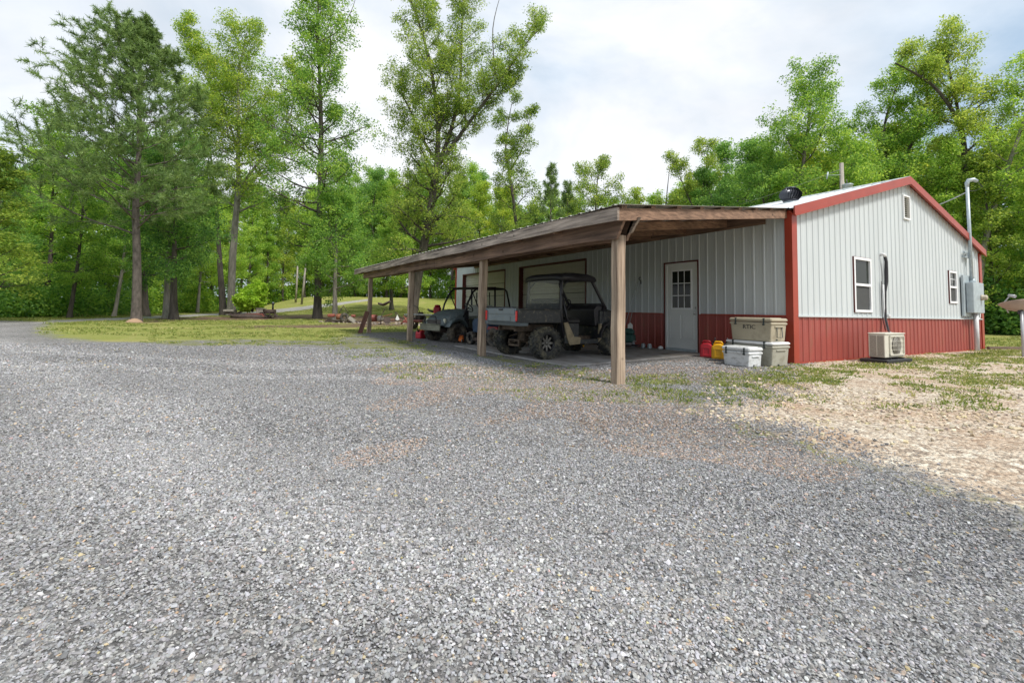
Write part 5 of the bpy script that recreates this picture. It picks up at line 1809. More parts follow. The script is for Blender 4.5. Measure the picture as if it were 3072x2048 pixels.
def seat_(b):
    b.box((0.78, 0, 0.73), (0.46, 1.06, 0.12), None, .04)
    b.box((0.56, 0, 0.98), (0.12, 1.06, 0.42), Matrix.Rotation(R(-8), 4, 'Y'), .04)
part('seat', 'seat', V1, seat_)


def cage(b):
    r = 0.034
    for s in (-1, 1):
        b.tube([(0.50, s * .56, 0.40), (0.42, s * .56, 0.95), (0.45, s * .54, 1.30), (0.46, s * .53, 1.60), (0.55, s * .53, 1.66)], r, 8)
        b.tube([(0.52, s * .53, 1.66), (1.18, s * .53, 1.65), (1.30, s * .53, 1.60), (1.60, s * .55, 1.16), (1.72, s * .55, 1.0)], r, 8)
        b.tube([(1.66, s * .55, 1.06), (1.56, s * .57, 0.62), (1.53, s * .58, 0.36)], r * .9, 8)
        b.tube([(0.46, s * .54, 1.38), (0.70, s * .53, 1.64)], r * .6, 6)
        b.tube([(0.44, s * .56, 1.28), (0.58, s * .57, 0.80), (0.62, s * .57, 0.66)], r * .7, 6)
    for x, z in ((0.50, 1.655), (1.22, 1.645), (1.66, 1.08)):
        b.tube([(x, -.54, z), (x, .54, z)], r * .9, 8)
    b.tube([(0.43, -.55, 1.02), (0.43, .55, 1.02)], r, 8)
part('roll_cage', 'tube', V1, cage)


def rooff(b):
    n = 8
    prof = [(0.37, 1.56), (0.37, 1.66), (0.44, 1.70), (0.80, 1.74), (1.15, 1.735), (1.36, 1.69), (1.42, 1.62), (1.36, 1.575), (0.95, 1.60), (0.50, 1.585)]
    vs = []; m = len(prof)
    for k in range(n + 1):
        y = -0.60 + 1.20 * k / n
        e_ = abs(k / n * 2 - 1) ** 4
        for x, z in prof: vs.append((0.9 + (x - 0.9) * (1 - .06 * e_), y, z - 0.035 * e_))
    fs = [tuple(range(m - 1, -1, -1)), tuple(n * m + q for q in range(m))]
    for k in range(n):
        for j in range(m):
            fs.append((k * m + j, k * m + (j + 1) % m, (k + 1) * m + (j + 1) % m, (k + 1) * m + j))
    b.add(vs, fs, True)
    b.box((1.0, -0.30, 1.625), (0.34, 0.30, 0.05), None, .02)
part('roof', 'black', V1, rooff)
part('rear_window', clearmat('scratched_plastic', 0.16, (0.5, 0.52, 0.40)), V1, lambda b: b.box((0.405, 0, 1.33), (0.006, 1.04, 0.56)))
part('rear_panel', 'mud_black', V1, lambda b: b.box((0.405, 0, 1.02), (0.02, 1.06, 0.12)))
part('windshield', clearmat('windshield_plastic', 0.10, (0.5, 0.52, 0.5)), V1, lambda b: b.add([(1.33, -.50, 1.56), (1.33, .50, 1.56), (1.66, .50, 1.10), (1.66, -.50, 1.10)], [(0, 1, 2, 3)]))


def hood(b):
    secs = [(1.52, .58, .62, 1.04), (1.70, .58, .62, 1.045), (2.0, .56, .62, 0.985), (2.25, .50, .60, 0.90), (2.36, .42, .58, 0.80)]
    vs = []
    for x, y, z0, z1 in secs:
        vs += [(x, -y, z0), (x, -y, z1 - .10), (x, -y * .82, z1 - .02), (x, 0, z1), (x, y * .82, z1 - .02), (x, y, z1 - .10), (x, y, z0)]
    fs = [tuple(range(7)), tuple(28 + q for q in (6, 5, 4, 3, 2, 1, 0))]
    for k in range(4):
        for j in range(7):
            fs.append((k * 7 + j, k * 7 + (j + 1) % 7, (k + 1) * 7 + (j + 1) % 7, (k + 1) * 7 + j))
    b.add(vs, fs, False)
part('hood', 'mud_black', V1, hood, bevel=0.015)
for s in (-1, 1):
    def fen(b, s=s):
        pts = []
        for k in range(9):
            a = math.pi * (0.02 + 0.96 * k / 8)
            pts.append((WB + 0.40 * math.cos(a), 0.36 + 0.38 * math.sin(a)))
        inner = [(WB + 0.37 * math.cos(math.pi * (0.02 + 0.96 * k / 8)), 0.36 + 0.35 * math.sin(math.pi * (0.02 + 0.96 * k / 8))) for k in range(8, -1, -1)]
        b.prism(pts + inner, s * 0.46, s * 0.68)
    part('fender', 'black', V1, fen)
part('marker_light', 'orange', V1, lambda b: b.box((2.13, -0.565, 0.83), (0.07, 0.02, 0.035), None, .008))
part('front_bumper', 'tube', V1, lambda b: (b.tube([(2.40, -.42, .45), (2.44, -.40, .62), (2.44, .40, .62), (2.40, .42, .45)], .022, 7), b.tube([(2.44, -.3, .62), (2.40, -.3, .80), (2.40, .3, .80), (2.44, .3, .62)], .018, 7), b.box((2.38, 0, .42), (0.06, .80, .10), None, .02)))


def steer_(b, c, tilt, r0=0.17):
    T = Matrix.Translation(c) @ Matrix.Rotation(tilt, 4, 'Y')
    pts = [T @ Vector((r0 * math.cos(k * math.pi / 10), r0 * math.sin(k * math.pi / 10), 0)) for k in range(21)]
    b.tube(pts, 0.014, 6, cap=False)
    for a in (0, 2.1, 4.2): b.tube([T @ Vector((0, 0, -.03)), T @ Vector((r0 * math.cos(a), r0 * math.sin(a), 0))], .010, 5)
    b.tube([T @ Vector((0, 0, 0)), T @ Vector((0, 0, -.35))], .02, 6)
part('steering_wheel', 'tube', V1, lambda b: steer_(b, (1.25, 0.25, 1.05), R(-55)))
part('dashboard', 'black', V1, lambda b: b.prism([(1.42, 0.62), (1.38, 0.98), (1.46, 1.06), (1.66, 1.06), (1.66, 0.62)], -0.54, 0.54), bevel=0.02)

# ---- grey utility vehicle facing out
V2 = empty('utility_vehicle', (-2.34, 8.28, 0.0), R(196), 'grey utility vehicle with a hood, bull bar and open roll cage parked nose outward', 'utility vehicle')
WB2 = 1.87
for (x, s, st_) in ((0, -1, 0), (0, 1, 0), (WB2, -1, R(-4)), (WB2, 1, R(-4))):
    wheel(V2, (x, s * 0.53, 0.275), 0.28, 0.24, 16, 0, 'rubber', 'rubber', st_, s, 0.52)


def mhood(b):
    secs = [(1.38, .50, .66, .97), (1.60, .52, .64, .955), (1.85, .53, .58, .89), (2.10, .50, .50, .78), (2.28, .42, .46, .66)]
    vs = []
    for x, y, z0, z1 in secs:
        vs += [(x, -y, z0), (x, -y, z1 - .11), (x, -y * .80, z1 - .025), (x, 0, z1), (x, y * .80, z1 - .025), (x, y, z1 - .11), (x, y, z0)]
    fs = [tuple(range(7)), tuple(28 + q for q in (6, 5, 4, 3, 2, 1, 0))]
    for k in range(4):
        for j in range(7):
            fs.append((k * 7 + j, k * 7 + (j + 1) % 7, (k + 1) * 7 + (j + 1) % 7, (k + 1) * 7 + j))
    b.add(vs, fs, False)
part('hood', 'teal_grey', V2, mhood, bevel=0.03)
for s in (-1, 1):
    def fen2(b, s=s):
        A = [(math.pi * (0.10 + 0.82 * k / 8)) for k in range(9)]
        pts = [(WB2 + 0.37 * math.cos(a), 0.33 + 0.37 * math.sin(a)) for a in A]
        inn = [(WB2 + 0.335 * math.cos(a), 0.33 + 0.33 * math.sin(a)) for a in reversed(A)]
        b.prism(pts + inn, s * 0.40, s * 0.63)
    part('fender', 'teal_grey', V2, fen2)
    part('headlight', 'headlamp', V2, lambda b: b.lathe([(0.0, 0.02), (.05, .015), (.06, 0), (.06, -.05)], 12, Matrix.Translation((2.235, s * .40, .60)) @ Matrix.Rotation(math.pi / 2, 4, 'Y') @ Matrix.Scale(1.3, 4, (1, 0, 0))))
part('bull_bar', 'tube', V2, lambda b: (b.tube([(2.40, -.26, .46), (2.42, -.26, .68), (2.40, -.22, .73), (2.40, .22, .73), (2.42, .26, .68), (2.40, .26, .46)], .018, 7), b.tube([(2.41, -.26, .60), (2.41, .26, .60)], .012, 6)))


def bmp(b):
    b.box((2.42, 0, 0.425), (0.03, 0.92, 0.15))
    for z in (.345, .51): b.tube([(2.445, -.48, z), (2.445, .48, z)], .016, 6)
part('bumper', 'olive', V2, bmp)
part('grille', 'ac_dark', V2, lambda b: b.box((2.285, 0, .58), (0.02, .62, .12), None, .01))


def tub2(b):
    b.prism([(0.95, .30), (0.95, .62), (1.02, .62), (1.08, .36), (1.44, .36), (1.48, .66), (1.60, .66), (1.56, .30)], -.60, -.56)
    b.prism([(0.95, .30), (0.95, .62), (1.02, .62), (1.08, .36), (1.44, .36), (1.48, .66), (1.60, .66), (1.56, .30)], .56, .60)
    b.box((0.75, 0, .30), (1.6, 1.1, .05)); b.box((0.68, 0, .48), (.55, 1.12, .32))
    b.box((1.50, 0, .62), (.10, 1.1, .55))
part('cab_tub', 'black', V2, tub2)
part('seat', 'seat_grey', V2, lambda b: (b.box((.74, 0, .68), (.44, 1.06, .10), None, .03), b.box((.50, 0, .90), (.10, 1.06, .38), Matrix.Rotation(R(-8), 4, 'Y'), .03)))


def cage2(b):
    r = .029
    for s in (-1, 1):
        b.tube([(1.62, s * .52, .72), (1.50, s * .53, 1.10), (1.30, s * .53, 1.45), (1.14, s * .53, 1.58), (0.95, s * .53, 1.62), (0.30, s * .53, 1.62), (-.05, s * .53, 1.61), (-.16, s * .53, 1.54), (-.36, s * .53, .90)], r, 8)
        b.tube([(.38, s * .54, 1.62), (.36, s * .55, .60)], r, 8)
        b.tube([(1.30, s * .53, 1.45), (1.02, s * .54, .95)], r * .6, 6)
    for x, z in ((1.14, 1.58), (.38, 1.62), (-.05, 1.61), (.36, 1.02)):
        b.tube([(x, -.53, z), (x, .53, z)], r, 8)
    b.tube([(.36, -.30, 1.02), (.38, -.30, 1.5)], r * .6, 6); b.tube([(.36, .30, 1.02), (.38, .30, 1.5)], r * .6, 6)
part('roll_cage', 'tube', V2, cage2)
part('roof', 'rust_dark', V2, lambda b: b.hexa([(.36, -.56, 1.635), (1.36, -.56, 1.585), (1.36, .56, 1.585), (.36, .56, 1.635)], [(.36, -.56, 1.665), (1.38, -.56, 1.615), (1.38, .56, 1.615), (.36, .56, 1.665)]), 'thin brown roof sheet on the roll cage')
part('cargo_bed', 'black', V2, lambda b: (b.box((-.20, -.56, .80), (.95, .03, .22)), b.box((-.20, .56, .80), (.95, .03, .22)), b.box((-.68, 0, .80), (.03, 1.12, .22)), b.box((.27, 0, .80), (.03, 1.12, .22)), b.box((-.2, 0, .70), (.95, 1.1, .03))))
part('steering_wheel', 'tube', V2, lambda b: steer_(b, (1.22, 0.28, 1.0), R(-50), .16))
part('chassis', 'rust_dark', V2, lambda b: (b.box((.9, 0, .33), (2.6, .4, .10)), b.box((0, 0, .30), (.2, .9, .14), None, .03), b.box((WB2, 0, .30), (.15, .9, .10), None, .03)))
part('side_panel', 'blue_dark', V2, lambda b: b.box((.05, .585, .52), (.40, .03, .30)), 'dark blue side panel behind the seat')

# ---- garden tractor squeezed between the two
V3 = empty('garden_tractor', (-3.40, 5.38, 0.0), R(97), 'dark garden tractor with fat smooth tyres half hidden behind the muddy side by side', 'garden tractor')
for s in (-1, 1):
    wheel(V3, (0, s * .38, .25), .262, .22, 0, 0, 'rubber', 'rubber', 0, s, .5)
    wheel(V3, (1.15, s * .36, .18), .18, .13, 0, 0, 'rubber', 'rim_dark', 0, s, .5)
part('hood', 'blue_dark', V3, lambda b: b.prism([(.55, .32), (1.32, .32), (1.36, .62), (1.25, .70), (.60, .76)], -.22, .22), bevel=.03)
part('fender', pmat('dark_red_paint', (0.22, 0.02, 0.03), 0.5), V3, lambda b: (b.prism([(-.20, .46), (-.15, .52), (.20, .52), (.28, .44)], .24, .46)))  # the fender's own dark red paint
part('seat', 'seat', V3, lambda b: (b.box((-.02, 0, .66), (.42, .44, .10), None, .03), b.box((-.24, 0, .82), (.08, .42, .34), None, .03)))
part('headlight', 'white_plain', V3, lambda b: b.box((1.33, 0, .60), (.06, .16, .08), None, .02))
part('mower_deck', 'rust_dark', V3, lambda b: b.box((.55, 0, .16), (.62, 1.0, .10), None, .03))
part('frame', 'rust_dark', V3, lambda b: b.box((.50, 0, .33), (1.5, .26, .10)))
part('steering_wheel', 'tube', V3, lambda b: steer_(b, (.42, 0, .92), R(-40), .15))

# ------------------------------------------------------------------ coolers
def cooler(name, loc, rz, L, D, H, body_m, lid_m, label, latch_n=2, lidh=0.07, group=None, handle=False):
    """L along local x (front faces -y)"""
    e_ = empty(name, loc, rz, label, 'cooler', group)
    hb = H - lidh

    def body(b):
        k = .93
        lo = [(-L / 2 * k, -D / 2 * k, 0), (L / 2 * k, -D / 2 * k, 0), (L / 2 * k, D / 2 * k, 0), (-L / 2 * k, D / 2 * k, 0)]
        hi = [(-L / 2, -D / 2, hb), (L / 2, -D / 2, hb), (L / 2, D / 2, hb), (-L / 2, D / 2, hb)]
        b.hexa(lo, hi)
    part('body', body_m, e_, body, bevel=.022)
    part('rim', body_m, e_, lambda b: b.box((0, 0, hb - .030), (L + .022, D + .022, .045), None, .012))
    ld = part('lid', lid_m, e_, lambda b: b.box((0, 0, hb + lidh / 2 + .004), (L + .03, D + .03, lidh - .008), None, .018))
    part('lid_rib', lid_m, ld, lambda b: (b.box((0, 0, H + .002), (L * .86, D * .74, .014), None, .006)))
    xs_ = [(-.34 + .68 * k / (latch_n - 1)) * L for k in range(latch_n)]
    for x in xs_:
        part('latch', 'latch', e_, lambda b: (b.box((x, -D / 2 - .020, hb + .005), (.028, .016, .105), None, .005), b.box((x, -D / 2 - .026, hb - .048), (.050, .018, .026), None, .006), b.box((x, -D / 2 - .012, hb + .058), (.040, .03, .022), None, .006)))
    for s in (-1, 1):
        part('handle_recess', body_m, e_, lambda b: b.box((s * (L / 2 - .004), 0, hb - .085), (.03, D * .55, .03), None, .008))
    if handle:
        for s in (-1, 1):
            part('side_handle', 'latch', e_, lambda b: b.tube([(s * (L / 2 + .004), -.07, hb - .09), (s * (L / 2 + .010), -.085, hb - .28), (s * (L / 2 + .010), .085, hb - .28), (s * (L / 2 + .004), .07, hb - .09)], .009, 6))
    part('drain_plug', 'latch', e_, lambda b: b.cyl((L * .46, -D / 2 * .2, .035), (L * .49, -D / 2 * .2, .035), .016, .014, 10))
    return e_


c1 = cooler('cooler', (-1.35, .20, 0.0), R(-93), .55, .37, .355, 'cooler_white', 'cooler_white', 'scuffed all white cooler on the ground in front of the others', 2, .075)
c2 = cooler('cooler', (-.80, .25, 0.0), R(-93), .96, .50, .45, 'tan_grey', 'vinyl', 'long tan cooler with a white lid under the upper tan cooler', 2, .06)
c3 = cooler('cooler', (-.82, .22, .457), R(-93), .86, .46, .43, 'tan', 'tan', 'big tan cooler with black lettering stacked on top by the red corner post', 2, .07, handle=True)
# lettering on the upper cooler
try:
    tcu = bpy.data.curves.new('lettering', 'FONT')
    tcu.body = 'RTIC'; tcu.size = .125; tcu.extrude = .002; tcu.align_x = 'CENTER'; tcu.offset = .0008
    tob = bpy.data.objects.new('lettering_tmp', tcu); COL.objects.link(tob)
    bpy.context.view_layer.update()
    tme = bpy.data.meshes.new_from_object(tob)
    COL.objects.unlink(tob); bpy.data.objects.remove(tob)
    tme.materials.clear(); tme.materials.append(M['black'])
    lo_ = bpy.data.objects.new('lettering', tme); COL.objects.link(lo_)
    lo_.parent = c3
    lo_.location = (-.02, -.2265, .225); lo_.rotation_euler = (R(92.6), 0, 0); lo_.scale = (1.0, .85, 1)
except Exception as ex:
    print('text', ex)


# ------------------------------------------------------------------ fuel cans
def can(name, loc, rz, W_, D__, H_, m, label, tall=1.0):
    e_ = empty(name, loc, rz, label, 'fuel can')

    def body(b):
        # body with a through handle opening, swept across the width
        prof = [(-D__ / 2, 0), (D__ / 2, 0), (D__ / 2, H_ * .62), (D__ * .36, H_ * .80), (D__ * .12, H_ * .88), (-D__ * .25, H_ * .86), (-D__ / 2, H_ * .70)]
        b.prism(prof, -W_ / 2, W_ / 2)
    part('body', m, e_, body, bevel=.03)
    part('handle', m, e_, lambda b: b.tube([(D__ * .32, 0, H_ * .80), (D__ * .22, 0, H_ * .97), (-D__ * .22, 0, H_ * .98), (-D__ * .36, 0, H_ * .80)], .018, 8))
    for s in (-1, 1):
        part('side_recess', m, e_, lambda b: frame_recess(b, W_, D__, H_, s))
    part('cap', 'black', e_, lambda b: b.cyl((D__ * .40, 0, H_ * .74), (D__ * .50, 0, H_ * .86), .032, .030, 12))
    part('spout', 'black', e_, lambda b: b.tube([(D__ * .48, 0, H_ * .84), (D__ * .60, 0, H_ * 1.02), (D__ * .64, 0, H_ * 1.22)], [.020, .014, .011], 8))
    return e_


def frame_recess(b, W_, D__, H_, s):
    for (x0, x1, z0, z1) in ((-.30, .30, .54, .62), (-.30, .30, .10, .18), (-.30, -.20, .18, .54), (.20, .30, .18, .54)):
        b.box((D__ * (x0 + x1) / 2, s * (W_ / 2 + .001), H_ * (z0 + z1) / 2), (D__ * (x1 - x0), .014, H_ * (z1 - z0)), None, .004)


can('fuel_can', (-.52, 1.58, 0), R(-60), .20, .27, .36, 'red_plastic', 'red plastic fuel can with a black spout left of the yellow can')
can('fuel_can', (-.64, 1.20, 0), R(-60), .20, .27, .37, 'yellow_plastic', 'yellow plastic fuel can between the red can and the coolers')

# ------------------------------------------------------------------ air conditioner and lines
acu = empty('air_conditioner', (2.43, -.62, .085), 0, 'beige outdoor air conditioner unit on a dark pad before the red wainscot', 'air conditioner')
AW, AD, AH = .92, .31, .51
part('cabinet', 'ac', acu, lambda b: (b.box((0, .005, AH / 2 + .02), (AW - .01, AD - .02, AH - .02), None, .012), b.box((0, 0, AH + .012), (AW + .012, AD + .012, .022), None, .008)))


def acg(b):
    frame = (-.28, .40, .07, AH - .03)
    for (x0, x1, z0, z1) in ((frame[0], frame[1], frame[3] - .02, frame[3]), (frame[0], frame[1], frame[2], frame[2] + .02), (frame[0], frame[0] + .02, frame[2], frame[3]), (frame[1] - .02, frame[1], frame[2], frame[3])):
        b.box(((x0 + x1) / 2, -AD / 2 - .002, (z0 + z1) / 2), (x1 - x0, .022, z1 - z0), None, .004)
    cx_, cz_ = .06, .275
    for rr in (.05, .09, .13, .17, .20):
        b.tube([(cx_ + rr * math.cos(k * math.pi / 12), -AD / 2 - .010, cz_ + rr * math.sin(k * math.pi / 12)) for k in range(25)], .0028, 4, cap=False)
    for k in range(5):
        z = .10 + .35 * k / 4
        b.box((cx_, -AD / 2 - .013, z), (.62, .005, .006))
part('fan_grille', 'ac', acu, acg)
part('fan_opening', 'ac_dark', acu, lambda b: b.lathe([(.205, 0), (.205, .004), (0, .004)], 28, Matrix.Translation((.06, -AD / 2 + .006, .275)) @ Matrix.Rotation(math.pi / 2, 4, 'X')))


def acl(b):
    for k in range(20):
        z = .07 + .40 * k / 19
        b.box((-AW / 2 - .003, 0, z), (.016, AD - .05, .009))
    b.box((-AW / 2 - .004, 0, .27), (.018, .012, .42)); b.box((-AW / 2 - .002, -AD / 2 + .022, .27), (.02, .016, .44)); b.box((-AW / 2 - .002, AD / 2 - .022, .27), (.02, .016, .44))
part('side_louvres', 'ac', acu, acl)
part('coil', 'ac_dark', acu, lambda b: b.box((-AW / 2 + .004, 0, .27), (.012, AD - .06, .42)))
part('foot', 'black', acu, lambda b: b.box((-.30, 0, .008), (.05, AD + .06, .02)))
part('foot', 'black', acu, lambda b: b.box((.30, 0, .008), (.05, AD + .06, .02)))
pad = MB(); pad.box((2.43, -.60, .045), (1.16, .50, .075), None, .012)
tag(pad.build('equipment_pad', M['black']), 'black plastic pad under the air conditioner', 'pad')
ls = empty('refrigerant_line', (3.80, 0, 0), 0, 'dark insulated pipes with a white conduit running down the wall to the air conditioner', 'pipe')
part('wall_elbow', 'pvc', ls, lambda b: b.tube([(.0, .0, 2.44), (0.0, -.07, 2.45), (.03, -.09, 2.43), (.06, -.09, 2.40)], .036, 10))
part('insulated_pipe', 'dark_pipe', ls, lambda b: b.tube([(.05, -.09, 2.41), (.11, -.09, 2.28), (.13, -.08, 2.05), (.12, -.08, 1.8), (.06, -.07, 1.55), (.03, -.08, 1.2), (-.02, -.10, .9), (-.20, -.22, .62), (-.50, -.40, .50)], [.034, .036, .042, .04, .03, .022, .022, .022, .022], 8))
part('conduit', 'pvc', ls, lambda b: b.tube([(.0, -.06, 1.72), (.0, -.06, 1.1), (.0, -.07, .93), (-.10, -.16, .64), (-.45, -.42, .52)], .020, 8))
part('cable', 'black', ls, lambda b: b.tube([(-.05, -.045, 1.80), (-.055, -.045, 1.2), (-.05, -.045, .94), (-.12, -.12, .64)], .009, 6))
part('junction_box', 'pvc', ls, lambda b: b.box((.30, -.045, .985), (.10, .05, .07), None, .01))

# ------------------------------------------------------------------ electric service
mb_ = empty('meter_box', (9.42, 0, 0), 0, 'grey electric meter cabinet with a tall service mast at the gable wall', 'meter box')
part('cabinet', 'galv', mb_, lambda b: b.box((0.02, -.185, 1.565), (.86, .17, .90), None, .012))
part('backing_board', 'galv', mb_, lambda b: b.box((-.04, -.065, 1.62), (1.04, .05, 1.20)))
part('meter', 'tan', mb_, lambda b: b.lathe([(.085, 0), (.085, .03), (.075, .035), (.075, .12), (.06, .135), (0, .14)], 16, Matrix.Translation((.20, -.268, 1.58)) @ Matrix.Rotation(math.pi / 2, 4, 'X')))
part('breaker_box', 'galv', mb_, lambda b: b.box((.62, -.12, 1.36), (.24, .14, .36), None, .01))
part('mast', 'galv', mb_, lambda b: b.tube([(-.03, -.14, 2.0), (-.10, -.14, 4.95)], .043, 12))
part('weatherhead', 'galv', mb_, lambda b: b.tube([(-.10, -.14, 4.90), (-.10, -.14, 5.02), (-.07, -.17, 5.10), (.02, -.26, 5.12), (.08, -.32, 5.06)], [.048, .055, .062, .058, .045], 12))
part('strut', 'galv', mb_, lambda b: (b.box((-.10, -.07, 2.78), (.44, .05, .045)), b.box((-.10, -.07, 2.92), (.44, .05, .045)), b.box((0, -.12, 2.85), (.16, .10, .19))))
part('hub', 'galv', mb_, lambda b: b.lathe([(.09, 2.0), (.09, 2.06), (.07, 2.10), (.055, 2.14)], 12, Matrix.Translation((0, -.14, 0))))
part('conduit', 'pvc', mb_, lambda b: b.tube([(.10, -.16, 1.12), (.10, -.16, -.05)], .062, 12))
part('small_conduit', 'pvc', mb_, lambda b: b.tube([(.60, -.12, 1.2), (.60, -.12, 1.0), (.52, -.10, .93), (.20, -.06, .93)], .020, 8))
part('drip_loop', 'black', mb_, lambda b: b.tube([(.08, -.32, 5.05), (.36, -.36, 4.93), (.34, -.2, 4.83), (-.06, -.16, 4.78), (-.1, -.1, 4.75)], .010, 5))

pole = spot(2535, 23)
POLE_H = zat(2535, 482, 23)
pl = empty('utility_pole', pole, 0, 'grey wooden utility pole with a transformer rising behind the gable roof', 'utility pole')
part('pole', 'wood_grey', pl, lambda b: b.tube([(0, 0, -.3), (0, 0, POLE_H * .5), (.02, 0, POLE_H)], [.13, .11, .088], 12))
part('transformer', 'galv', pl, lambda b: (b.lathe([(.0, 0), (.21, .02), (.21, .70), (.235, .72), (.235, .77), (.08, .80), (0, .80)], 20, Matrix.Translation((-.16, -.32, POLE_H - 1.95)))))
part('bushing', 'ac_dark', pl, lambda b: (b.tube([(-.26, -.34, POLE_H - 1.16), (-.30, -.34, POLE_H - .95)], [.035, .02], 8)))
part('cutout_switch', 'galv', pl, lambda b: (b.tube([(-.1, 0, POLE_H - .62), (-.68, .3, POLE_H - .66)], .012, 6), b.tube([(-.68, .3, POLE_H - .5), (-.74, .33, POLE_H - .85)], .035, 8)))
plw = empty('power_line', (0, 0, 0), 0, 'thin power wires and guy running between the pole, the woods and the service mast', 'power line')


def sagw(a, b, sag, n=16):
    a, b = Vector(a), Vector(b)
    return [a.lerp(b, k / n) - Vector((0, 0, 4 * sag * (k / n) * (1 - k / n))) for k in range(n + 1)]


ptop = pole + Vector((0, 0, POLE_H - .3))
far_ = spot(1900, 60); far_.z = zat(1900, 640, 60)
part('wire', 'wire', plw, lambda b: b.tube(sagw(ptop, far_, 1.2), .012, 5))
part('guy_wire', 'wire', plw, lambda b: b.tube([ptop - Vector((0, 0, .5)), pole + Vector((4.0, -2.6, 0))], .014, 5))
part('service_drop', 'wire', plw, lambda b: b.tube(sagw((9.30, -.14, 4.75), pole + Vector((0, 0, POLE_H - 1.9)), .7), .018, 6))

for px_, dep_, ty_, lean, lab in ((904, 62, 772, .9, 'tall leaning grey utility pole beyond the lawn right of the pale forking tree'), (886, 66, 790, 0.1, 'slim upright grey pole just left of the leaning utility pole')):
    g = spot(px_, dep_)
    Hh = zat(px_, ty_, dep_) - g.z
    p_ = MB(); p_.tube([(0, 0, -.2), (lean * .34, -lean * .2, Hh)], [.15, .10], 10)
    o = p_.build('utility_pole', M['wood_grey']); o.location = g
    tag(o, lab, 'utility pole')

# ------------------------------------------------------------------ satellite dish
sd = empty('satellite_dish', (8.06, -1.42, 0), 0, 'brown grey satellite dish on a metal post at the right edge of the picture', 'satellite dish')
part('post', 'galv_pole', sd, lambda b: b.tube([(0, 0, -.1), (0, 0, 1.16)], .032, 12))
DT = Matrix.Translation((.06, .03, 1.17)) @ Matrix.Rotation(R(60), 4, 'Z') @ Matrix.Rotation(R(14), 4, 'Y')
part('reflector', 'dish', sd, lambda b: b.lathe([(0, 0), (.10, .012), (.2, .06), (.29, .14), (.35, .22), (.357, .235), (.345, .235), (.28, .15), (.19, .07), (.10, .022), (0, .014)], 28, DT @ Matrix.Scale(1.12, 4, (0, 1, 0))))
part('arm', 'galv_pole', sd, lambda b: b.tube([DT @ Vector((.30, 0, .03)), DT @ Vector((.36, 0, .30)), DT @ Vector((.12, 0, .46))], .016, 8))
part('feed_horn', 'galv_pole', sd, lambda b: b.tube([DT @ Vector((.16, 0, .47)), DT @ Vector((.02, 0, .40))], [.035, .045], 10))
part('bracket', 'black', sd, lambda b: b.box((.03, .02, 1.15), (.12, .10, .14), None, .02))

# ------------------------------------------------------------------ pressure washer and small things by the wall
pw = empty('pressure_washer', (-.75, 3.75, .03), R(-60), 'dark green and black pressure washer with a pale label standing by the red wall', 'pressure washer')
part('frame', 'black', pw, lambda b: (b.tube([(-.22, -.2, .08), (-.22, -.2, .55), (-.30, -.2, .72), (-.30, .2, .72), (-.22, .2, .55), (-.22, .2, .08), (.25, .2, .08), (.25, -.2, .08), (-.22, -.2, .08)], .015, 7)))
part('engine', 'green_dark', pw, lambda b: (b.box((0, 0, .26), (.34, .30, .22), None, .04), b.lathe([(.15, 0), (.15, .10), (.09, .14), (0, .14)], 16, Matrix.Translation((0, 0, .37))), b.box((.1, -.1, .42), (.16, .18, .10), None, .02)))
part('pump', 'chrome', pw, lambda b: (b.box((.02, -.03, .13), (.16, .12, .10), None, .02), b.cyl((.16, -.1, .18), (.16, .1, .18), .03)))
part('label_plate', 'white_plain', pw, lambda b: b.prism([(-.07, .40), (.07, .40), (.06, .60), (0, .66), (-.06, .60)], .205, .212))
part('wheel', 'rubber', pw, lambda b: b.lathe([(.05, -.03), (.12, -.03), (.13, 0), (.12, .03), (.05, .03)], 20, Matrix.Translation((-.20, -.25, .13)) @ Matrix.Rotation(math.pi / 2, 4, 'X'), closed=True))
part('wheel', 'rubber', pw, lambda b: b.lathe([(.05, -.03), (.12, -.03), (.13, 0), (.12, .03), (.05, .03)], 20, Matrix.Translation((-.20, .25, .13)) @ Matrix.Rotation(math.pi / 2, 4, 'X'), closed=True))


def jar(b):
    b.lathe([(0, 0), (.05, 0), (.055, .02), (.055, .09), (.04, .11), (.04, .125), (0, .125)], 14)
jm = MB(); jar(jm)
j0 = jm.build('tin_can', M['galv']); j0.location = (-.28, 3.46, .03)
tag(j0, 'small dull metal can, nearest the door of the three on the slab', 'can', 'small cans on the slab by the wall')
for i, (p_, lb_) in enumerate((((-.30, 3.66, .03), 'small dull metal can, middle of the three on the slab'), ((-.30, 4.02, .03), 'small dull metal can nearest the pressure washer'))):
    c = j0.copy(); COL.objects.link(c); c.location = p_; c['label'] = lb_
rk = MB()
rk.lathe([(0, 0), (.05, 0), (.07, .04), (.04, .08), (0, .09)], 9)
ro = rk.build('door_stone', M['cooler_white']); ro.location = (-.17, 3.20, .03)
tag(ro, 'pale broken stone on the slab at the left foot of the white door', 'stone')
# white and yellow jugs beyond the front wheel of the muddy vehicle
for (x_, y_, m_, lb_) in ((-1.9, 4.6, 'white_plain', 'small pale blue white jug on the slab under the muddy vehicle'), (-1.75, 4.45, 'yellow_plastic', 'small yellow box on the slab under the muddy vehicle')):
    jb = MB()
    if m_ == 'white_plain':
        jb.lathe([(0, 0), (.07, 0), (.08, .03), (.08, .16), (.03, .22), (.03, .25), (0, .25)], 14)
        jo = jb.build('jug', M[m_])
    else:
        jb.box((0, 0, .10), (.18, .14, .20), None, .012); jb.box((0, 0, .205), (.19, .15, .012), None, .004)
        jo = jb.build('box', M[m_])
    jo.location = (x_, y_, .03); tag(jo, lb_, 'jug' if m_ == 'white_plain' else 'box')

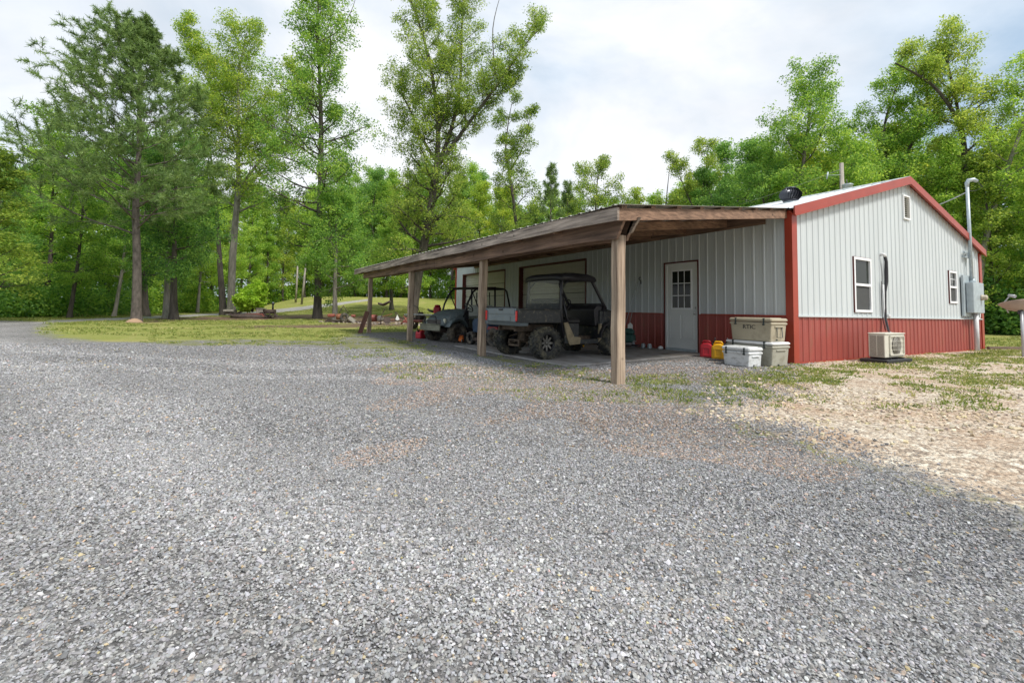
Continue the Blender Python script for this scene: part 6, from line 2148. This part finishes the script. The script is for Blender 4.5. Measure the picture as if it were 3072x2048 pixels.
# chainsaws on the ground between the vehicle and the post
def chainsaw(loc, rz, m, label, g='chainsaws on the ground by the second post'):
    e_ = empty('chainsaw', loc, rz, label, 'chainsaw', g)
    part('body', m, e_, lambda b: (b.box((0, 0, .10), (.26, .14, .15), None, .035), b.box((-.06, 0, .18), (.14, .12, .06), None, .02)))
    part('handle', 'black', e_, lambda b: b.tube([(.06, -.09, .06), (.08, -.10, .20), (.06, 0, .25), (.06, .10, .20), (.05, .09, .06)], .014, 7))
    part('rear_handle', 'black', e_, lambda b: b.tube([(-.12, 0, .17), (-.25, 0, .16), (-.26, 0, .07), (-.12, 0, .05)], .015, 7))
    part('guide_bar', 'chrome', e_, lambda b: b.box((.30, .05, .08), (.38, .008, .07), None, .003))
CS1, CS2 = hit(1384, 1028), hit(1410, 1024)
chainsaw((CS1.x, CS1.y, 0), R(-120), 'orange', 'orange chainsaw on the gravel left of the second carport post')
chainsaw((CS2.x, CS2.y, 0), R(-75), 'red_plastic', 'red chainsaw on the gravel beside the orange one')
can('fuel_can', (-4.35, 9.25, 0), R(-150), .22, .28, .30, 'red_plastic', 'red fuel can on the ground behind the third carport post')
ch = empty('storage_tote', (-3.9, 9.9, 0), R(20), 'open red and yellow tote heaped behind the red fuel can', 'tote')
part('box', 'yellow_plastic', ch, lambda b: b.hexa([(-.22, -.15, 0), (.22, -.15, 0), (.22, .15, 0), (-.22, .15, 0)], [(-.26, -.19, .26), (.26, -.19, .26), (.26, .19, .26), (-.26, .19, .26)]))
part('contents', 'red_old', ch, lambda b: (b.box((.02, 0, .30), (.34, .24, .12), .4, .04), b.tube([(-.2, 0, .3), (0, .1, .42), (.22, 0, .32)], .02, 6)))
WT = spot(1272, 19.5)
bt = empty('work_table', WT, CAM_ROT, 'pale folding table with oddments beyond the third carport post', 'table')
part('tabletop', 'white_plain', bt, lambda b: b.box((0, 0, .70), (1.5, .6, .05), None, .01))
for sx in (-1, 1):
    for sy in (-1, 1):
        part('leg', 'rust_dark', bt, lambda b: b.tube([(sx * .55, sy * .25, .68), (sx * .58, sy * .27, 0)], .016, 6))
gm_ = empty('push_mower', spot(1262, 21.5), R(35), 'old black and red engine powered machine with a hoop handle behind the hood', 'mower')
part('engine', 'rust_dark', gm_, lambda b: (b.box((0, 0, .55), (.4, .35, .25), None, .05), b.lathe([(.13, 0), (.13, .1), (0, .12)], 14, Matrix.Translation((0, 0, .68)))))
part('handle', 'tube', gm_, lambda b: b.tube([(-.2, -.2, .5), (-.5, -.2, 1.0), (-.55, 0, 1.08), (-.5, .2, 1.0), (-.2, .2, .5)], .016, 7))
part('deck', 'red_old', gm_, lambda b: b.box((.05, 0, .38), (.7, .5, .12), None, .04))
for s in (-1, 1):
    part('wheel', 'rubber', gm_, lambda b: b.lathe([(.08, -.04), (.24, -.05), (.27, 0), (.24, .05), (.08, .04)], 22, Matrix.Translation((0, s * .32, .27)) @ Matrix.Rotation(math.pi / 2, 4, 'X'), closed=True))
bgt = empty('leaf_blower', spot(1312, 19.5) + Vector((0, 0, .725)), R(60), 'red backpack blower resting on the pale folding table', 'blower')
part('body', 'red_plastic', bgt, lambda b: (b.box((0, 0, .17), (.26, .30, .34), None, .06), b.lathe([(.12, 0), (.12, .05), (0, .07)], 14, Matrix.Translation((0, 0, .33)))))
part('tube', 'black', bgt, lambda b: b.tube([(0, .16, .1), (.1, .35, .15), (.35, .45, .2)], [.05, .04, .035], 9))

# ------------------------------------------------------------------ planter with bush and ornamental engine
pb = spot(757, 36.5)
bt_ = Tree(95)
for k in range(34):
    a = k * 2.4; el = R(25 + 55 * ((k * 0.37) % 1)); L = 1.25 + .55 * ((k * .61) % 1)
    d = (math.cos(a) * math.cos(el), math.sin(a) * math.cos(el), math.sin(el))
    bt_.limb((0, 0, .15), d, L * (1.0 if d[2] > .4 else .95), .02, 1, dict(wob=.1, up=.04, nb=(6, 7), t0=.2, Lref=1.2))
wm = bt_.wood('stems', M['bark'])
lm = bt_.leaves('foliage', M['leaf_bright'], 26, .27, .17, .8, 1.0, tintmu=.85, aspect=.7)
bsh = empty('bush', pb + Vector((0, 0, .25)), 0, 'round bright green bush growing out of the stone planter', 'bush')
for nm, me in (('stems', wm), ('foliage', lm)):
    o = bpy.data.objects.new(nm, me); COL.objects.link(o); o.parent = bsh
bsh.scale = (.84, .84, 1.16)
plt = empty('planter', pb, CAM_ROT, 'low planter of stacked stone and red timber around the green bush', 'planter')
rs_ = np.random.default_rng(5)


def stn(b):
    for k in range(18):
        x_ = -1.75 + 1.05 * rs_.uniform(); z_ = .10 + .30 * rs_.uniform(); y_ = -.55 + .3 * rs_.uniform()
        b.box((x_, y_, z_), (.28, .22, .13), Matrix.Rotation(rs_.uniform(0, 3), 4, 'Z') @ Matrix.Rotation(rs_.normal(0, .2), 4, 'X'), .03)
part('stone_pile', 'stone_dark', plt, stn)
part('cap_slab', 'stone', plt, lambda b: b.box((-1.45, -.45, .52), (.80, .50, .16), None, .02))
part('red_border', 'brick', plt, lambda b: (b.box((.35, -.62, .15), (1.8, .12, .16), None, .015), b.box((.5, -.60, .29), (1.3, .14, .10), R(1), .015)))
part('soil', 'rust_dark', plt, lambda b: b.lathe([(1.5, 0), (1.35, .22), (.6, .33), (0, .35)], 20))
lc = spot(812, 36.2)
loc_ = empty('engine_ornament', lc, CAM_ROT, 'small dark old style steam engine ornament with a chimney right of the bush', 'ornament')
part('boiler', 'rust_dark', loc_, lambda b: (b.cyl((-.65, 0, .50), (.30, 0, .50), .17, .17, 16), b.cyl((.30, 0, .50), (.36, 0, .50), .19, .17, 16)))
part('chimney', 'vent_black', loc_, lambda b: b.lathe([(.07, 0), (.06, .30), (.07, .42), (.12, .46), (.12, .54), (.07, .55)], 12, Matrix.Translation((.16, 0, .64))))
part('cab', 'wood_grey', loc_, lambda b: (b.box((-.75, 0, .52), (.50, .42, .34), None, .01), b.box((-.72, 0, .72), (.62, .50, .05), None, .01)))
for x_ in (-.55, -.1):
    part('wheel', 'rust_dark', loc_, lambda b: b.lathe([(.17, -.03), (.23, -.03), (.23, .03), (.17, .03)], 18, Matrix.Translation((x_, -.24, .23)) @ Matrix.Rotation(math.pi / 2, 4, 'X'), closed=True))
part('wheel', 'rust_dark', loc_, lambda b: b.lathe([(.09, -.03), (.15, -.03), (.15, .03), (.09, .03)], 16, Matrix.Translation((.32, -.22, .15)) @ Matrix.Rotation(math.pi / 2, 4, 'X'), closed=True))
part('cow_catcher', 'rust_dark', loc_, lambda b: b.prism([(.36, .06), (.62, .06), (.40, .34)], -.2, .2))
sh_ = hit(403, 966)
an = MB()
an.lathe([(.62, -.05), (.55, .03), (.40, .13), (.2, .21), (0, .24)], 22)
ao = an.build('ant_hill', M['sand']); ao.location = (sh_.x, sh_.y, 0); ao.scale = (.62, .5, .75)
tag(ao, 'small mound of orange sand at the foot of the pine trunk', 'mound')

# ------------------------------------------------------------------ old farm implements on the dirt
f1 = empty('farm_implement', spot(1028, 29), CAM_ROT + .1, 'rusty old farm implement with red parts lying by the leafy sapling', 'farm implement')
part('beam', 'rust_dark', f1, lambda b: (b.tube([(-1.0, 0, .08), (1.2, 0, .05)], .05, 7), b.tube([(-1.0, .35, .10), (1.1, .35, .08)], .04, 7), b.tube([(-.35, .1, .35), (0.0, .1, 1.05)], .022, 6), b.tube([(0.0, .1, 1.05), (.35, .1, .55)], .022, 6)))
part('hood', 'red_old', f1, lambda b: (b.box((-.70, .15, .42), (.42, .4, .20), None, .05), b.box((.62, .15, .42), (.24, .3, .16), None, .03)))
part('wheel', 'rubber', f1, lambda b: b.lathe([(.10, -.06), (.27, -.07), (.29, 0), (.27, .07), (.10, .06)], 20, Matrix.Translation((.15, -.1, .31)) @ Matrix.Rotation(math.pi / 2, 4, 'X'), closed=True))
part('tank', 'rust', f1, lambda b: b.cyl((-.35, 0, .36), (-.05, 0, .36), .17))
part('plate', 'stone', f1, lambda b: b.box((.62, -.2, .20), (.45, .03, .22), Matrix.Rotation(R(35), 4, 'Y'), .005))
f2 = empty('seed_planter', spot(1122, 27.5), CAM_ROT - .2, 'old orange red horse drawn planter with drums beside the farthest post', 'farm implement')
part('drum', 'red_old', f2, lambda b: b.cyl((-.32, 0, .34), (.18, 0, .34), .20, .20, 16))
part('hopper', 'stone', f2, lambda b: b.lathe([(.08, 0), (.19, .1), (.20, .28), (.12, .34), (0, .35)], 14, Matrix.Translation((.42, 0, .14))))
part('frame', 'rust', f2, lambda b: (b.tube([(-.9, .2, .12), (1.6, .2, .30)], .03, 6), b.tube([(-.5, -.1, .15), (1.2, -.1, .60)], .025, 6)))
f3 = empty('implement_seat', spot(1150, 27), CAM_ROT, 'curved dark metal tractor seat held up on a bent bar', 'implement seat')
part('bar', 'rust_dark', f3, lambda b: b.tube([(-.12, 0, 0), (-.12, 0, .35), (-.05, 0, .60), (.10, 0, .92)], .022, 7))


def seatpan(b):
    vs, fs = [], []
    n = 10; m = 6
    for i in range(n + 1):
        t = i / n; x_ = -.27 + .62 * t
        zc = 1.16 + .05 * abs(t - .4) ** 1.2 * 6 * (1.2 if t > .4 else .8) - .06
        for j in range(m + 1):
            s_ = j / m * 2 - 1
            w_ = .24 * math.sin(math.pi * (.15 + .75 * t)) + .03
            vs.append((x_, s_ * w_, zc + .08 * s_ * s_))
    for i in range(n):
        for j in range(m):
            a = i * (m + 1) + j
            fs.append((a, a + 1, a + m + 2, a + m + 1))
    b.add(vs, fs, True)
so_ = part('seat_pan', 'rust_dark', f3, seatpan)
mdd = so_.modifiers.new('t', 'SOLIDIFY'); mdd.thickness = .05
f4 = empty('plow', spot(1187, 27), CAM_ROT + .2, 'old plow with a white painted blade and levers in the junk row', 'plow')
part('frame', 'rust_dark', f4, lambda b: (b.tube([(-.7, 0, .22), (.9, 0, .25)], .03, 6), b.tube([(-.02, 0, .2), (.02, 0, .75)], .02, 6), b.tube([(.02, 0, .7), (.42, 0, .3)], .02, 6)))
part('blade', 'white_plain', f4, lambda b: b.prism([(.0, .30), (.10, .58), (.24, .30), (.12, .24)], -.05, -.02))
part('disc', 'rust_dark', f4, lambda b: b.lathe([(0, 0), (.16, .02), (.20, .06)], 16, Matrix.Translation((-.45, -.05, .22)) @ Matrix.Rotation(1.2, 4, 'X')))
f5 = empty('plow', spot(1214, 26.5), CAM_ROT - .1, 'small red brown cultivator tilted up in the junk row by the third post', 'plow')
part('frame', 'red_old', f5, lambda b: (b.tube([(-.2, 0, .05), (.15, 0, .42)], .035, 6), b.tube([(.25, 0, .05), (-.05, 0, .55)], .03, 6), b.box((.1, 0, .18), (.3, .16, .10), None, .02)))
part('tine', 'rust_dark', f5, lambda b: b.tube([(-.05, 0, .55), (.28, 0, .40)], .03, 6))
# brush and stones along the junk row
r5 = np.random.default_rng(15)
n = 700
dd_ = r5.uniform(25.5, 31, n); uu = r5.uniform(-12.5, 3.0, n) * dd_ / 28
X_, Y_ = CAMP.x + FWD.x * dd_ + RGT.x * uu, CAMP.y + FWD.y * dd_ + RGT.y * uu
kk_ = (poly_sdf(X_, Y_, DIRT) > -.6)
g = r5.uniform(.10, .34, kk_.sum())
cc_ = np.stack([g * 1.15, g * .95, g * .78, np.ones(kk_.sum())], 1)
so2 = stones('dirt_rubble', X_[kk_], Y_[kk_], r5.uniform(.05, .20, kk_.sum()), cc_, sm, 16)
tag(so2, 'stones, bark and rubble strewn over the bare dirt under the trees', 'rubble', kind='stuff')
